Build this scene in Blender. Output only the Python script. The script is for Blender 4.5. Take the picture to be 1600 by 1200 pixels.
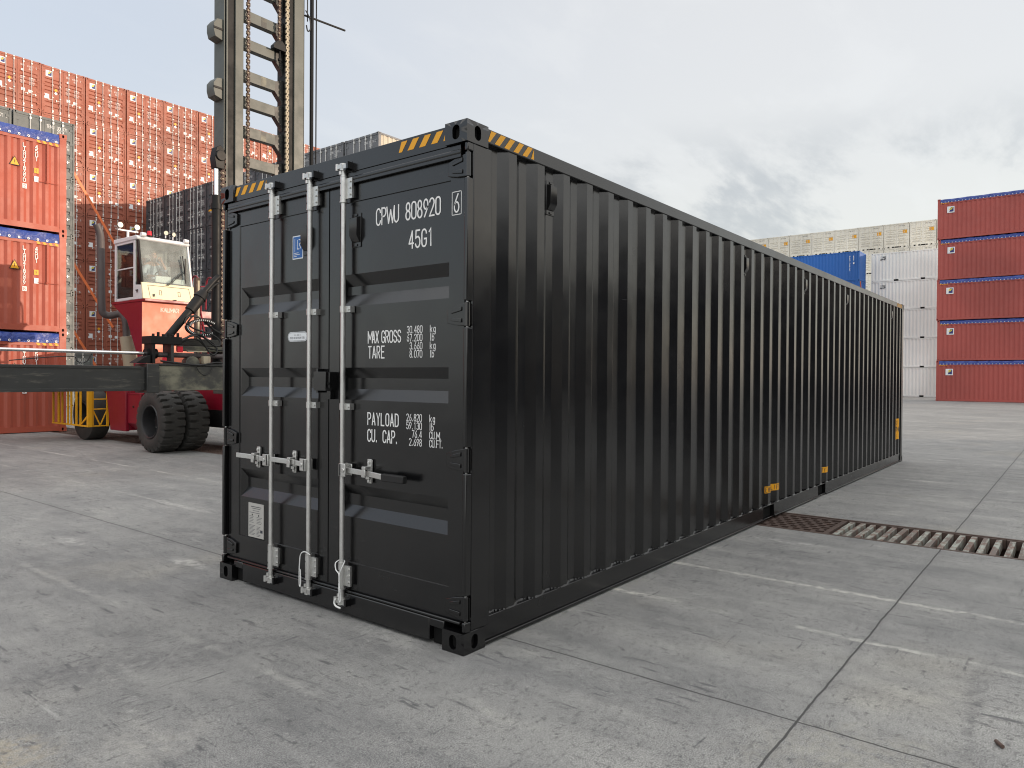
import bpy, bmesh, math, random
from mathutils import Vector, Matrix
random.seed(7)
R = math.radians
SC = bpy.context.scene
COL = SC.collection
for o in list(bpy.data.objects): bpy.data.objects.remove(o)

# ------------------------------------------------------------------ camera
cam = bpy.data.cameras.new('camera'); CAM = bpy.data.objects.new('camera', cam); COL.objects.link(CAM)
YAW, PITCH, ROLL = 0.664312698, -0.00967190, 0.00706703
fw = Vector((math.cos(PITCH)*math.cos(YAW), math.cos(PITCH)*math.sin(YAW), math.sin(PITCH)))
rt = Vector((math.sin(YAW), -math.cos(YAW), 0)); up = rt.cross(fw)
r2 = rt*math.cos(ROLL)+up*math.sin(ROLL); u2 = -rt*math.sin(ROLL)+up*math.cos(ROLL)
mw = Matrix((r2, u2, -fw)).transposed().to_4x4(); mw.translation = Vector((-2.92224568, -2.60590442, 1.51027164))
CAM.matrix_world = mw
cam.sensor_width = 36; cam.lens = 1136.18433/1600*36; cam.clip_start = .05; cam.clip_end = 3000
SC.camera = CAM

# ------------------------------------------------------------------ light
SUN_EL, SUN_AZ = 6.0, 31.0        # azimuth from -Y towards +X
sdir = Vector((math.sin(R(SUN_AZ))*math.cos(R(SUN_EL)), -math.cos(R(SUN_AZ))*math.cos(R(SUN_EL)), math.sin(R(SUN_EL))))
sl = bpy.data.lights.new('sun', 'SUN'); sl.energy = 3.9; sl.angle = R(.5); sl.color = (1, .80, .62)
so = bpy.data.objects.new('sun', sl); COL.objects.link(so)
so.rotation_euler = sdir.to_track_quat('Z', 'Y').to_euler(); so.location = sdir*60

W = bpy.data.worlds.new('World'); SC.world = W; W.use_nodes = True
nt = W.node_tree; N = nt.nodes; L = nt.links; N.clear()
out = N.new('ShaderNodeOutputWorld'); add = N.new('ShaderNodeAddShader')
bg1 = N.new('ShaderNodeBackground'); bg2 = N.new('ShaderNodeBackground')
sky = N.new('ShaderNodeTexSky'); sky.sky_type = 'NISHITA'; sky.sun_disc = False
sky.sun_elevation = R(SUN_EL); sky.sun_rotation = math.atan2(sdir.x, sdir.y)
bg1.inputs[1].default_value = .05
L.new(sky.outputs[0], bg1.inputs[0])
def wm(op, a, b=None, c=None, clamp=False):
    n = N.new('ShaderNodeMath'); n.operation = op; n.use_clamp = clamp
    for i, v in enumerate((a, b, c)):
        if v is None: continue
        if isinstance(v, (int, float)): n.inputs[i].default_value = v
        else: L.new(v, n.inputs[i])
    return n.outputs[0]
tc = N.new('ShaderNodeTexCoord'); sx = N.new('ShaderNodeSeparateXYZ'); L.new(tc.outputs['Generated'], sx.inputs[0])
X, Y, Z = sx.outputs
zz = wm('ADD', wm('MAXIMUM', Z, 0), .16)
cb = N.new('ShaderNodeCombineXYZ'); L.new(wm('DIVIDE', X, zz), cb.inputs[0]); L.new(wm('DIVIDE', Y, zz), cb.inputs[1])
def wnoise(scale, detail, rough, dist=0, loc=(0, 0, 0), sc=(1, 1, 1)):
    mp = N.new('ShaderNodeMapping'); L.new(cb.outputs[0], mp.inputs[0]); mp.inputs['Location'].default_value = loc; mp.inputs['Scale'].default_value = sc
    mp.inputs['Rotation'].default_value = (0, 0, R(40))
    n = N.new('ShaderNodeTexNoise'); L.new(mp.outputs[0], n.inputs['Vector'])
    n.inputs['Scale'].default_value = scale; n.inputs['Detail'].default_value = detail; n.inputs['Roughness'].default_value = rough; n.inputs['Distortion'].default_value = dist
    return n.outputs['Fac']
def wramp(f, a, b):
    n = N.new('ShaderNodeMapRange'); n.interpolation_type = 'SMOOTHSTEP'; L.new(f, n.inputs[0]); n.inputs[1].default_value = a; n.inputs[2].default_value = b
    return n.outputs[0]
def wmix(f, a, b):
    n = N.new('ShaderNodeMix'); n.data_type = 'RGBA'
    if isinstance(f, (int, float)): n.inputs[0].default_value = f
    else: L.new(f, n.inputs[0])
    for i, v in ((6, a), (7, b)):
        if isinstance(v, tuple): n.inputs[i].default_value = (*v, 1)
        else: L.new(v, n.inputs[i])
    return n.outputs[2]
# side: 0 towards the blue left of the picture, 1 towards the grey right
side = wramp(wm('SUBTRACT', wm('MULTIPLY', X, .85), wm('MULTIPLY', Y, .55)), -.25, .62)
clear = wmix(side, (.575, .62, .705), (.735, .735, .745))
horizon = wmix(side, (.62, .655, .71), (.75, .745, .725))
rear = wramp(wm('ADD', wm('MULTIPLY', X, -.62), wm('MULTIPLY', Y, -.78)), .0, .7)
base = wmix(wm('MAXIMUM', wramp(Z, .40, .75), rear), wmix(wramp(Z, .42, .10), clear, horizon), (.715, .705, .69))
lowband = wm('MULTIPLY', wramp(Z, .34, .24), wramp(Z, .05, .15))
cl = wm('MULTIPLY', wm('MULTIPLY', wramp(wnoise(.62, 9, .60, .30, (2.1, 3.0, 0), (1, 2.6, 1)), .47, .585), side), lowband)
base = wmix(wm('MULTIPLY', cl, .90), base, (.50, .515, .54))
cl2 = wm('MULTIPLY', wramp(wnoise(2.4, 8, .62, .3, (4, 1, 0), (1, 1.8, 1)), .48, .70), wm('ADD', wm('MULTIPLY', side, .55), .10))
base = wmix(wm('MULTIPLY', cl2, .5), base, (.82, .82, .82))
# overcast sky: brighter overhead and towards the low sun's half of the sky
zen = wm('ADD', 1, wm('MULTIPLY', wramp(Z, .46, .95), 1.25))
beh = wm('ADD', 1, wm('MULTIPLY', wramp(wm('ADD', wm('MULTIPLY', X, -.62), wm('MULTIPLY', Y, -.78)), .15, .95), .75))
vm = N.new('ShaderNodeVectorMath'); vm.operation = 'SCALE'; L.new(base, vm.inputs[0]); L.new(wm('MULTIPLY', zen, beh), vm.inputs['Scale'])
L.new(vm.outputs[0], bg2.inputs[0]); bg2.inputs[1].default_value = 1.0
L.new(bg1.outputs[0], add.inputs[0]); L.new(bg2.outputs[0], add.inputs[1]); L.new(add.outputs[0], out.inputs[0])

SC.view_settings.view_transform = 'Standard'; SC.view_settings.look = 'None'
SC.view_settings.exposure = 0; SC.view_settings.gamma = 1
SC.cycles.filter_width = 1.1; SC.cycles.max_bounces = 6; SC.cycles.diffuse_bounces = 3; SC.cycles.glossy_bounces = 4

# ------------------------------------------------------------------ materials
class NT:
    def __init__(s, name):
        s.m = bpy.data.materials.new(name); s.m.use_nodes = True
        s.n = s.m.node_tree.nodes; s.l = s.m.node_tree.links
        s.b = s.n['Principled BSDF']
        g = s.n.new('ShaderNodeNewGeometry'); s.pos = g.outputs['Position']; s.geo = g
    def set(s, k, v):
        i = s.b.inputs[k]
        if hasattr(v, 'is_linked'): s.l.new(v, i)
        elif isinstance(v, tuple): i.default_value = (*v, 1) if len(v) == 3 and i.type == 'RGBA' else v
        else: i.default_value = v
    def link(s, v, i):
        if v is None: return
        if hasattr(v, 'is_linked'): s.l.new(v, i)
        elif isinstance(v, tuple): i.default_value = (*v, 1) if len(i.default_value) == 4 and len(v) == 3 else v
        else: i.default_value = v
    def math(s, op, a, b=None, c=None, clamp=False):
        n = s.n.new('ShaderNodeMath'); n.operation = op; n.use_clamp = clamp
        for i, v in enumerate((a, b, c)): s.link(v, n.inputs[i])
        return n.outputs[0]
    def noise(s, scale, detail=4, rough=.55, sc=None, dist=0, loc=None, vec=None):
        v = vec or s.pos
        if sc or loc:
            mp = s.n.new('ShaderNodeMapping'); s.l.new(v, mp.inputs[0]); v = mp.outputs[0]
            if sc: mp.inputs['Scale'].default_value = sc
            if loc: mp.inputs['Location'].default_value = loc
        n = s.n.new('ShaderNodeTexNoise'); s.l.new(v, n.inputs['Vector'])
        n.inputs['Scale'].default_value = scale; n.inputs['Detail'].default_value = detail
        n.inputs['Roughness'].default_value = rough; n.inputs['Distortion'].default_value = dist
        return n.outputs['Fac']
    def voro(s, scale, sc=None, feature='F1', rnd=1):
        v = s.pos
        if sc:
            mp = s.n.new('ShaderNodeMapping'); s.l.new(v, mp.inputs[0]); v = mp.outputs[0]; mp.inputs['Scale'].default_value = sc
        n = s.n.new('ShaderNodeTexVoronoi'); n.feature = feature; s.l.new(v, n.inputs['Vector']); n.inputs['Scale'].default_value = scale
        n.inputs['Randomness'].default_value = rnd
        return n
    def ramp(s, f, a, b, lo=0., hi=1.):
        n = s.n.new('ShaderNodeMapRange'); n.interpolation_type = 'SMOOTHSTEP'; s.link(f, n.inputs[0])
        for i, v in ((1, a), (2, b), (3, lo), (4, hi)): n.inputs[i].default_value = v
        return n.outputs[0]
    def mix(s, f, a, b, mode='MIX'):
        n = s.n.new('ShaderNodeMix'); n.data_type = 'RGBA'; n.blend_type = mode
        s.link(f, n.inputs[0]); s.link(a, n.inputs[6]); s.link(b, n.inputs[7])
        return n.outputs[2]
    def bump(s, h, strength=.3, dist=.01):
        n = s.n.new('ShaderNodeBump'); n.inputs['Strength'].default_value = strength; n.inputs['Distance'].default_value = dist
        s.l.new(h, n.inputs['Height']); s.l.new(n.outputs[0], s.b.inputs['Normal'])
    def xyz(s):
        n = s.n.new('ShaderNodeSeparateXYZ'); s.l.new(s.pos, n.inputs[0]); return n.outputs

def paint(name, col, rough=.45, var=.12, dirt=.25, dirtcol=(.10, .085, .07), wave=0., metallic=0., spec=.5, patch=0.):
    t = NT(name)
    d = tuple(c*(1-var) for c in col); b = tuple(min(1, c*(1+var)) for c in col)
    c = t.mix(t.noise(.9, 5, .6), d, b)
    c = t.mix(t.ramp(t.noise(.17, 2, .5, loc=(3, 8, 1)), .35, .65), t.mix(1., c, (.86, .86, .86), 'MULTIPLY'), t.mix(1., c, (1.12, 1.12, 1.12), 'MULTIPLY'))
    if patch: c = t.mix(t.ramp(t.noise(1.1, 4, .6, loc=(7, 3, 1)), .52, .7, 0, patch), c, tuple(min(1, v*1.25+.01) for v in col))
    if dirt:
        st = t.ramp(t.noise(2.2, 6, .65, sc=(3.2, 3.2, .35)), .55, .78, 0, dirt)
        c = t.mix(st, c, dirtcol)
        sp = t.ramp(t.noise(14, 6, .7), .62, .75, 0, dirt*.7)
        c = t.mix(sp, c, dirtcol)
    t.set('Base Color', c); t.set('Roughness', t.ramp(t.noise(3, 5, .6), .3, .75, rough*.85, min(1, rough*1.2)))
    t.set('Metallic', metallic); t.set('Specular IOR Level', spec)
    if wave: t.bump(t.noise(wave, 3, .5), .12, .02)
    return t.m
def plain(name, col, rough=.5, metallic=0., spec=.5):
    t = NT(name); t.set('Base Color', t.mix(t.noise(30, 3, .6), tuple(c*.9 for c in col), col)); t.set('Roughness', rough); t.set('Metallic', metallic); t.set('Specular IOR Level', spec)
    return t.m
MAT = {}
t = NT('black_paint')
c = t.mix(t.noise(1.4, 5, .6), (.0028, .0028, .0034), (.0042, .0042, .0046))
dust = t.ramp(t.noise(2.6, 7, .7, sc=(2.5, 2.5, .5)), .56, .80, 0, .06)
c = t.mix(dust, c, (.10, .095, .085))
scr = t.math('MULTIPLY', t.ramp(t.noise(40, 2, .5, sc=(.25, .25, 2.5)), .70, .74), t.ramp(t.noise(1.3, 3, .6), .56, .66), clamp=True)
c = t.mix(t.math('MULTIPLY', scr, .14), c, (.2, .2, .2))
t.set('Base Color', c); t.set('Roughness', t.ramp(t.noise(2.2, 6, .65), .3, .75, .17, .28)); t.set('Specular IOR Level', .80)
h = t.math('ADD', t.math('MULTIPLY', t.noise(2.3, 2, .5), 1.0), t.math('MULTIPLY', t.noise(60, 2, .5), .008))
t.bump(h, .15, .02); MAT['black'] = t.m
t = NT('galvanised_steel')
v = t.voro(150); c = t.mix(v.outputs['Distance'], (.60, .60, .585), (.68, .68, .66))
c = t.mix(t.ramp(t.noise(9, 5, .6), .5, .75, 0, .4), c, (.46, .46, .44))
t.set('Base Color', c); t.set('Metallic', .88); t.set('Roughness', t.ramp(t.noise(25, 4, .6), .3, .7, .32, .5)); MAT['zinc'] = t.m
MAT['zinc_far'] = plain('far_galvanised_rod', (.72, .72, .70), .45, .25)
MAT['chrome'] = plain('chrome_rod', (.85, .86, .87), .12, 1.)
MAT['rubber'] = plain('black_rubber', (.012, .012, .012), .6)
MAT['white_letter'] = plain('white_vinyl', (.86, .86, .85), .55)
MAT['dark_letter'] = plain('dark_print', (.03, .035, .05), .6)
MAT['blue_sticker'] = plain('blue_vinyl', (.025, .13, .40), .5)
MAT['white_sticker'] = plain('white_sticker', (.80, .83, .86), .5)
MAT['yellow'] = plain('yellow_vinyl', (.86, .40, .012), .5)
MAT['plate'] = plain('brushed_data_plate', (.62, .61, .58), .42, .5)
MAT['void'] = plain('dark_inside', (.008, .008, .008), .9, 0, .2)
MAT['cord'] = plain('white_cord', (.82, .83, .82), .5)
MAT['red_wall'] = paint('weathered_red_paint', (.30, .088, .052), .55, .16, .2)
MAT['orange_red'] = paint('orange_red_paint', (.38, .080, .046), .5, .12, .14)
MAT['red_matte'] = paint('dull_red_paint', (.34, .070, .058), .6, .07, .10)
MAT['charcoal'] = paint('charcoal_paint', (.055, .060, .070), .5, .15, .2)
MAT['greige'] = paint('light_grey_paint', (.105, .118, .118), .5, .10, .2)
MAT['cream_box'] = paint('cream_paint', (.80, .76, .65), .5, .05, .08, (.4, .33, .22))
MAT['white_box'] = paint('white_paint', (.80, .82, .79), .45, .03, .08, (.45, .42, .38))
MAT['blue_box'] = paint('blue_paint', (.012, .115, .42), .45, .08, .08)
t = NT('blue_tarpaulin'); t.set('Base Color', t.mix(t.noise(7, 6, .65), (.014, .035, .19), (.045, .085, .36))); t.set('Roughness', .32); t.bump(t.noise(9, 5, .6, dist=.6), .8, .05); MAT['tarp'] = t.m
MAT['navy'] = plain('navy_logo', (.02, .03, .16), .5); MAT['lemon'] = plain('yellow_logo', (.80, .68, .04), .5)
MAT['mast'] = paint('greasy_mast_paint', (.075, .083, .074), .5, .2, .5, (.06, .055, .045), patch=.5)
MAT['grease'] = paint('black_grease', (.008, .008, .0085), .55, .3, .10, (.035, .033, .03), spec=.25)
t = NT('scuffed_dark_beam'); c = t.mix(t.noise(1.2, 5, .6), (.022, .024, .024), (.040, .041, .039))
c = t.mix(t.ramp(t.noise(3.0, 8, .72, sc=(.5, 1, 3.5)), .52, .70, 0, .8), c, (.115, .108, .092)); c = t.mix(t.ramp(t.noise(9, 5, .7, sc=(.2, 1, 4), loc=(2, 2, 2)), .63, .72, 0, .7), c, (.20, .185, .15))
t.set('Base Color', c); t.set('Roughness', t.ramp(t.noise(4, 5, .6), .3, .7, .35, .6)); MAT['beam'] = t.m
t = NT('worn_khaki_steel'); c = t.mix(t.ramp(t.noise(1.3, 6, .65, sc=(1, 1, 1.6)), .40, .60), (.045, .046, .042), (.19, .185, .135))
c = t.mix(t.ramp(t.noise(4.2, 7, .7, sc=(1, 1, .5), loc=(5, 2, 1)), .54, .68, 0, .8), c, (.032, .031, .028)); c = t.mix(t.ramp(t.noise(13, 5, .7), .64, .72, 0, .6), c, (.16, .09, .05))
t.set('Base Color', c); t.set('Roughness', .52); MAT['boxbeam'] = t.m
MAT['truck_red'] = paint('truck_red_paint', (.20, .005, .018), .38, .15, .12)
MAT['truck_sunlit'] = paint('truck_red_painted_sunlight', (.66, .20, .12), .5, .10, .35, (.36, .09, .05), patch=.8)  # lit copy of the truck red: sunlight on the front is in the colour
MAT['cab_white'] = paint('cab_white_paint', (.62, .63, .65), .4, .05, .15)
MAT['cab_cream'] = paint('cab_cream_paint', (.78, .68, .46), .4, .04, .12, (.4, .33, .2))
MAT['tyre'] = paint('dusty_tyre', (.030, .029, .027), .75, .25, .5, (.085, .075, .065))
MAT['rim'] = paint('dark_rim', (.02, .02, .022), .5, .2, .4)
MAT['safety_yellow'] = paint('safety_yellow_paint', (.72, .36, .012), .45, .1, .45, (.20, .10, .03))
MAT['rust'] = paint('rusty_iron', (.085, .055, .044), .75, .3, .5, (.17, .08, .045))
MAT['muffler'] = paint('heat_stained_muffler', (.38, .33, .24), .55, .15, .6, (.16, .10, .06))
MAT['pipe'] = paint('sooty_pipe', (.075, .062, .062), .6, .2, .5, (.12, .09, .08))
MAT['mid_grey'] = paint('mid_grey_paint', (.145, .152, .165), .5, .12, .15); MAT['sunlit_beige'] = paint('grey_side_painted_sunlight', (.52, .46, .36), .5, .06, .1)  # beige stands for sunlight on the grey container's side
MAT['worn_letter'] = paint('worn_white_lettering', (.72, .60, .52), .6, .25, .9, (.60, .22, .14))
MAT['strap'] = plain('orange_strap', (.85, .20, .06), .5)
MAT['skin'] = plain('skin', (.55, .30, .22), .5); MAT['shirt'] = plain('pale_blue_shirt', (.50, .60, .72), .8); MAT['trousers'] = plain('dark_trousers', (.04, .05, .08), .85)
MAT['hair'] = plain('short_grey_hair', (.16, .12, .10), .8); MAT['seat_fabric'] = plain('dark_seat_fabric', (.03, .03, .035), .8)
MAT['lamp_lens'] = plain('lamp_lens', (.75, .74, .62), .2); MAT['beacon'] = plain('red_beacon_plastic', (.62, .02, .04), .25)
MAT['paper'] = plain('white_paper', (.78, .84, .84), .7)
t = NT('painted_haze_glass'); t.set('Base Color', (.72, .75, .73)); t.set('Roughness', .06); t.set('Specular IOR Level', .6)  # pale reflection haze on the windscreen is mixed in as colour
tr = t.n.new('ShaderNodeBsdfTransparent'); tr.inputs[0].default_value = (.93, .96, .94, 1); ms = t.n.new('ShaderNodeMixShader')
t.l.new(t.ramp(t.noise(2.5, 4, .6), .3, .8, .12, .24), ms.inputs[0]); t.l.new(tr.outputs[0], ms.inputs[1]); t.l.new(t.b.outputs[0], ms.inputs[2]); t.l.new(ms.outputs[0], t.n['Material Output'].inputs[0]); MAT['glass'] = t.m
t = NT('dark_glass'); t.set('Base Color', (.02, .022, .025)); t.set('Roughness', .06); t.set('Specular IOR Level', .6)
tr = t.n.new('ShaderNodeBsdfTransparent'); tr.inputs[0].default_value = (.6, .62, .6, 1); ms = t.n.new('ShaderNodeMixShader'); ms.inputs[0].default_value = .35
t.l.new(tr.outputs[0], ms.inputs[1]); t.l.new(t.b.outputs[0], ms.inputs[2]); t.l.new(ms.outputs[0], t.n['Material Output'].inputs[0]); MAT['side_glass'] = t.m
# concrete
t = NT('worn_concrete'); x, y, z = t.xyz()
c = t.mix(t.ramp(t.noise(.35, 6, .62, loc=(3, 1, 0)), .32, .68), (.222, .223, .221), (.292, .291, .284))
c = t.mix(t.ramp(t.noise(1.6, 7, .68, sc=(1.5, .6, 1)), .48, .72, 0, .62), c, (.17, .172, .174))
c = t.mix(t.ramp(t.noise(2.1, 7, .7, sc=(1.4, .5, 1), loc=(9, 4, 0)), .54, .76, 0, .65), c, (.42, .415, .39))
c = t.mix(t.ramp(t.noise(.5, 4, .6, loc=(1.7, 8.2, 0)), .55, .75, 0, .30), c, (.40, .37, .30))
m1 = t.noise(4.5, 9, .78, loc=(1, 4, 2)); c = t.mix(t.ramp(m1, .34, .66), t.mix(1., c, (.90, .90, .905), 'MULTIPLY'), t.mix(1., c, (1.09, 1.09, 1.085), 'MULTIPLY'))
m2 = t.noise(1.2, 8, .7, sc=(2.2, .45, 1), loc=(3, 1, 7)); c = t.mix(t.ramp(m2, .36, .64), t.mix(1., c, (.88, .88, .89), 'MULTIPLY'), t.mix(1., c, (1.10, 1.095, 1.085), 'MULTIPLY'))
g1 = t.noise(170, 4, .8); c = t.mix(t.ramp(g1, .42, .58, .0, 1.), t.mix(1., c, (.50, .50, .50), 'MULTIPLY'), t.mix(1., c, (1.42, 1.42, 1.40), 'MULTIPLY'))
g2 = t.noise(30, 6, .8); c = t.mix(t.ramp(g2, .39, .46, .80, 0), c, (.095, .095, .095))
ph = t.voro(55); c = t.mix(t.math('MULTIPLY', t.ramp(ph.outputs['Distance'], .10, .22, 1, 0), t.ramp(t.noise(5, 4, .6, loc=(7, 7, 7)), .40, .58)), c, (.075, .075, .078))
c = t.mix(t.ramp(t.noise(44, 4, .7, loc=(2, 5, 1)), .60, .70, 0, .55), c, (.52, .51, .48))
# dark tyre scuffs: short dashes running either way
sc1 = t.math('MULTIPLY', t.ramp(t.noise(20, 4, .7, sc=(1, .16, 1)), .58, .66), t.ramp(t.noise(1.1, 3, .6, loc=(5, 5, 0)), .42, .56))
sc2 = t.math('MULTIPLY', t.ramp(t.noise(24, 4, .7, sc=(.14, 1.2, 1), loc=(4, 4, 0)), .60, .68), t.ramp(t.noise(.9, 3, .6, loc=(8, 2, 0)), .42, .56))
c = t.mix(t.math('MULTIPLY', t.math('MAXIMUM', sc1, sc2), .78), c, (.085, .085, .09))
vs = t.voro(7.5); spot = t.math('MULTIPLY', t.ramp(vs.outputs['Distance'], .05, .14, 1, 0), t.ramp(t.noise(1.3, 3, .6, loc=(2, 9, 3)), .52, .62))
c = t.mix(t.math('MULTIPLY', spot, .70), c, (.07, .07, .075))
vs2 = t.voro(24); sp2 = t.math('MULTIPLY', t.ramp(vs2.outputs['Distance'], .08, .20, 1, 0), t.ramp(t.noise(2.4, 4, .6, loc=(4, 1, 3)), .47, .57))
c = t.mix(t.math('MULTIPLY', sp2, .7), c, (.08, .08, .085))
# stains and rubbed patches with a place of their own
def blot(px, py, rx, ry, ang, lo, hi, k):
    ca, sa = math.cos(R(ang)), math.sin(R(ang))
    dx = t.math('SUBTRACT', x, px); dy = t.math('SUBTRACT', y, py)
    u = t.math('DIVIDE', t.math('ADD', t.math('MULTIPLY', dx, ca), t.math('MULTIPLY', dy, sa)), rx)
    v = t.math('DIVIDE', t.math('SUBTRACT', t.math('MULTIPLY', dy, ca), t.math('MULTIPLY', dx, sa)), ry)
    r2 = t.math('ADD', t.math('MULTIPLY', u, u), t.math('MULTIPLY', v, v))
    f = t.math('ADD', r2, t.math('MULTIPLY', t.math('SUBTRACT', t.noise(5, 7, .75, loc=(px, py, 1)), .5), 5.5))
    return t.math('MULTIPLY', t.ramp(f, lo-.5, hi+.3, k*.8, 0), t.ramp(t.noise(15, 6, .75, loc=(py, px, 2)), .38, .58))
for args, col in (((-1.92, .72, .18, .22, 20, .3, 1.5, .6), (.42, .36, .26)), ((-1.5, .40, .22, .18, 0, .2, 1.5, .4), (.46, .44, .40)), ((-1.08, 1.25, .75, .16, -24, .1, 1.7, .55), (.10, .10, .105)),
                  ((-.05, .58, .10, .36, 0, .2, 1.5, .6), (.46, .455, .43)), ((.07, 3.05, .07, .26, 0, .3, 1.3, .75), (.52, .51, .48)), ((.20, 1.62, .16, .42, 25, .1, 1.6, .55), (.10, .10, .105)),
                  ((1.05, -2.23, .55, .035, 2, .2, 2.0, .65), (.10, .10, .105)), ((3.95, -.55, .07, .42, 0, .2, 1.5, .6), (.50, .495, .47)), ((.42, -1.05, .12, .16, 0, .1, 1.5, .5), (.10, .10, .105)),
                  ((2.9, -1.1, .3, .5, 10, .0, 1.8, .35), (.12, .12, .125)), ((.2, -1.9, .25, .4, 30, .1, 1.8, .4), (.43, .41, .34)), ((1.3, 5.5, .05, .8, 0, .2, 1.4, .6), (.5, .49, .46)), ((-.2, 4.6, .10, .25, 0, .2, 1.4, .6), (.52, .51, .48))):
    c = t.mix(blot(*args), c, col)
# pale scrapes across the slabs
pale = t.math('MULTIPLY', t.ramp(t.noise(6, 3, .6, sc=(1.5, .10, 1), loc=(1, 1, 5)), .66, .74), t.ramp(t.noise(.7, 3, .6, loc=(6, 6, 6)), .46, .6))
c = t.mix(t.math('MULTIPLY', pale, .40), c, (.58, .57, .54))
wob = t.math('MULTIPLY', t.math('SUBTRACT', t.noise(2.2, 5, .7), .5), .05)
def line(coord, at, w, soft, wobk=1.):
    d = t.math('ABSOLUTE', t.math('SUBTRACT', t.math('ADD', coord, t.math('MULTIPLY', wob, wobk)), at))
    return t.ramp(d, w, w+soft, 1, 0)
for at, st in ((1.63, 1.0), (2.6, .85), (-.78, .35), (1.33, .45), (6.6, .4), (9.4, .4), (12.8, .4), (15.5, .45), (20, .4), (24, .4), (29, .4)):
    m = t.math('MULTIPLY', line(x, at, .008 if at < 5 else .03, .035 if at < 5 else .08, 2.2), t.math('MULTIPLY', t.ramp(t.noise(1.1, 3, .6, loc=(at, 0, 0)), .42, .6, 0, st*.8), t.ramp(t.noise(14, 5, .75, loc=(at, 2, 0)), .36, .60)))
    if at == 1.33: m = t.math('MULTIPLY', m, t.ramp(y, 4, 6))
    elif at == 1.63: m = t.math('MULTIPLY', m, t.ramp(y, 4, 3))
    c = t.mix(m, c, (.56, .55, .50))
jw = .0036
jt = t.math('MAXIMUM', line(x, .37, jw, .003, .5), line(y, -1.635, jw, .0035, .6))
for at in (10.9, 17.1, 23.3, -4.9): jt = t.math('MAXIMUM', jt, line(x, at, jw, .01, .5))
for at in (-7.1, 20.5): jt = t.math('MAXIMUM', jt, line(y, at, jw, .008, .5))
halo = t.math('MAXIMUM', line(x, .37, .01, .07, 2), line(y, -1.635, .01, .07, 2))
c = t.mix(t.math('MULTIPLY', halo, .20), c, (.17, .17, .17))
c = t.mix(t.math('MULTIPLY', jt, .88), c, (.045, .045, .045))
crk = t.math('MULTIPLY', line(t.math('ADD', y, t.math('MULTIPLY', x, .06)), -2.2, .002, .004, 5), 1.)
c = t.mix(t.math('MULTIPLY', t.math('MULTIPLY', crk, t.ramp(x, .3, 1.2)), .0), c, (.1, .1, .1))
t.set('Base Color', c); t.set('Roughness', t.ramp(g2, .3, .7, .72, .92)); t.set('Specular IOR Level', .35)
hb = t.math('ADD', t.math('MULTIPLY', g1, .35), t.math('SUBTRACT', t.math('MULTIPLY', g2, .5), t.math('MULTIPLY', jt, 1.2)))
t.bump(hb, .30, .005); MAT['concrete'] = t.m
t = NT('painted_grate_bar'); c = t.mix(t.ramp(t.noise(2.6, 4, .6, sc=(1, 6, 1)), .42, .58), (.14, .115, .10), (.31, .33, .29))
c = t.mix(t.ramp(t.noise(9, 6, .7), .46, .62), c, (.15, .085, .065)); c = t.mix(t.ramp(t.noise(16, 5, .7, loc=(3, 3, 3)), .63, .72), c, (.55, .53, .48))
nz = t.n.new('ShaderNodeSeparateXYZ'); t.l.new(t.geo.outputs['Normal'], nz.inputs[0])
t.set('Base Color', c); t.set('Roughness', .7); t.bump(t.noise(40, 4, .7), .4, .004); MAT['bar'] = t.m

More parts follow.
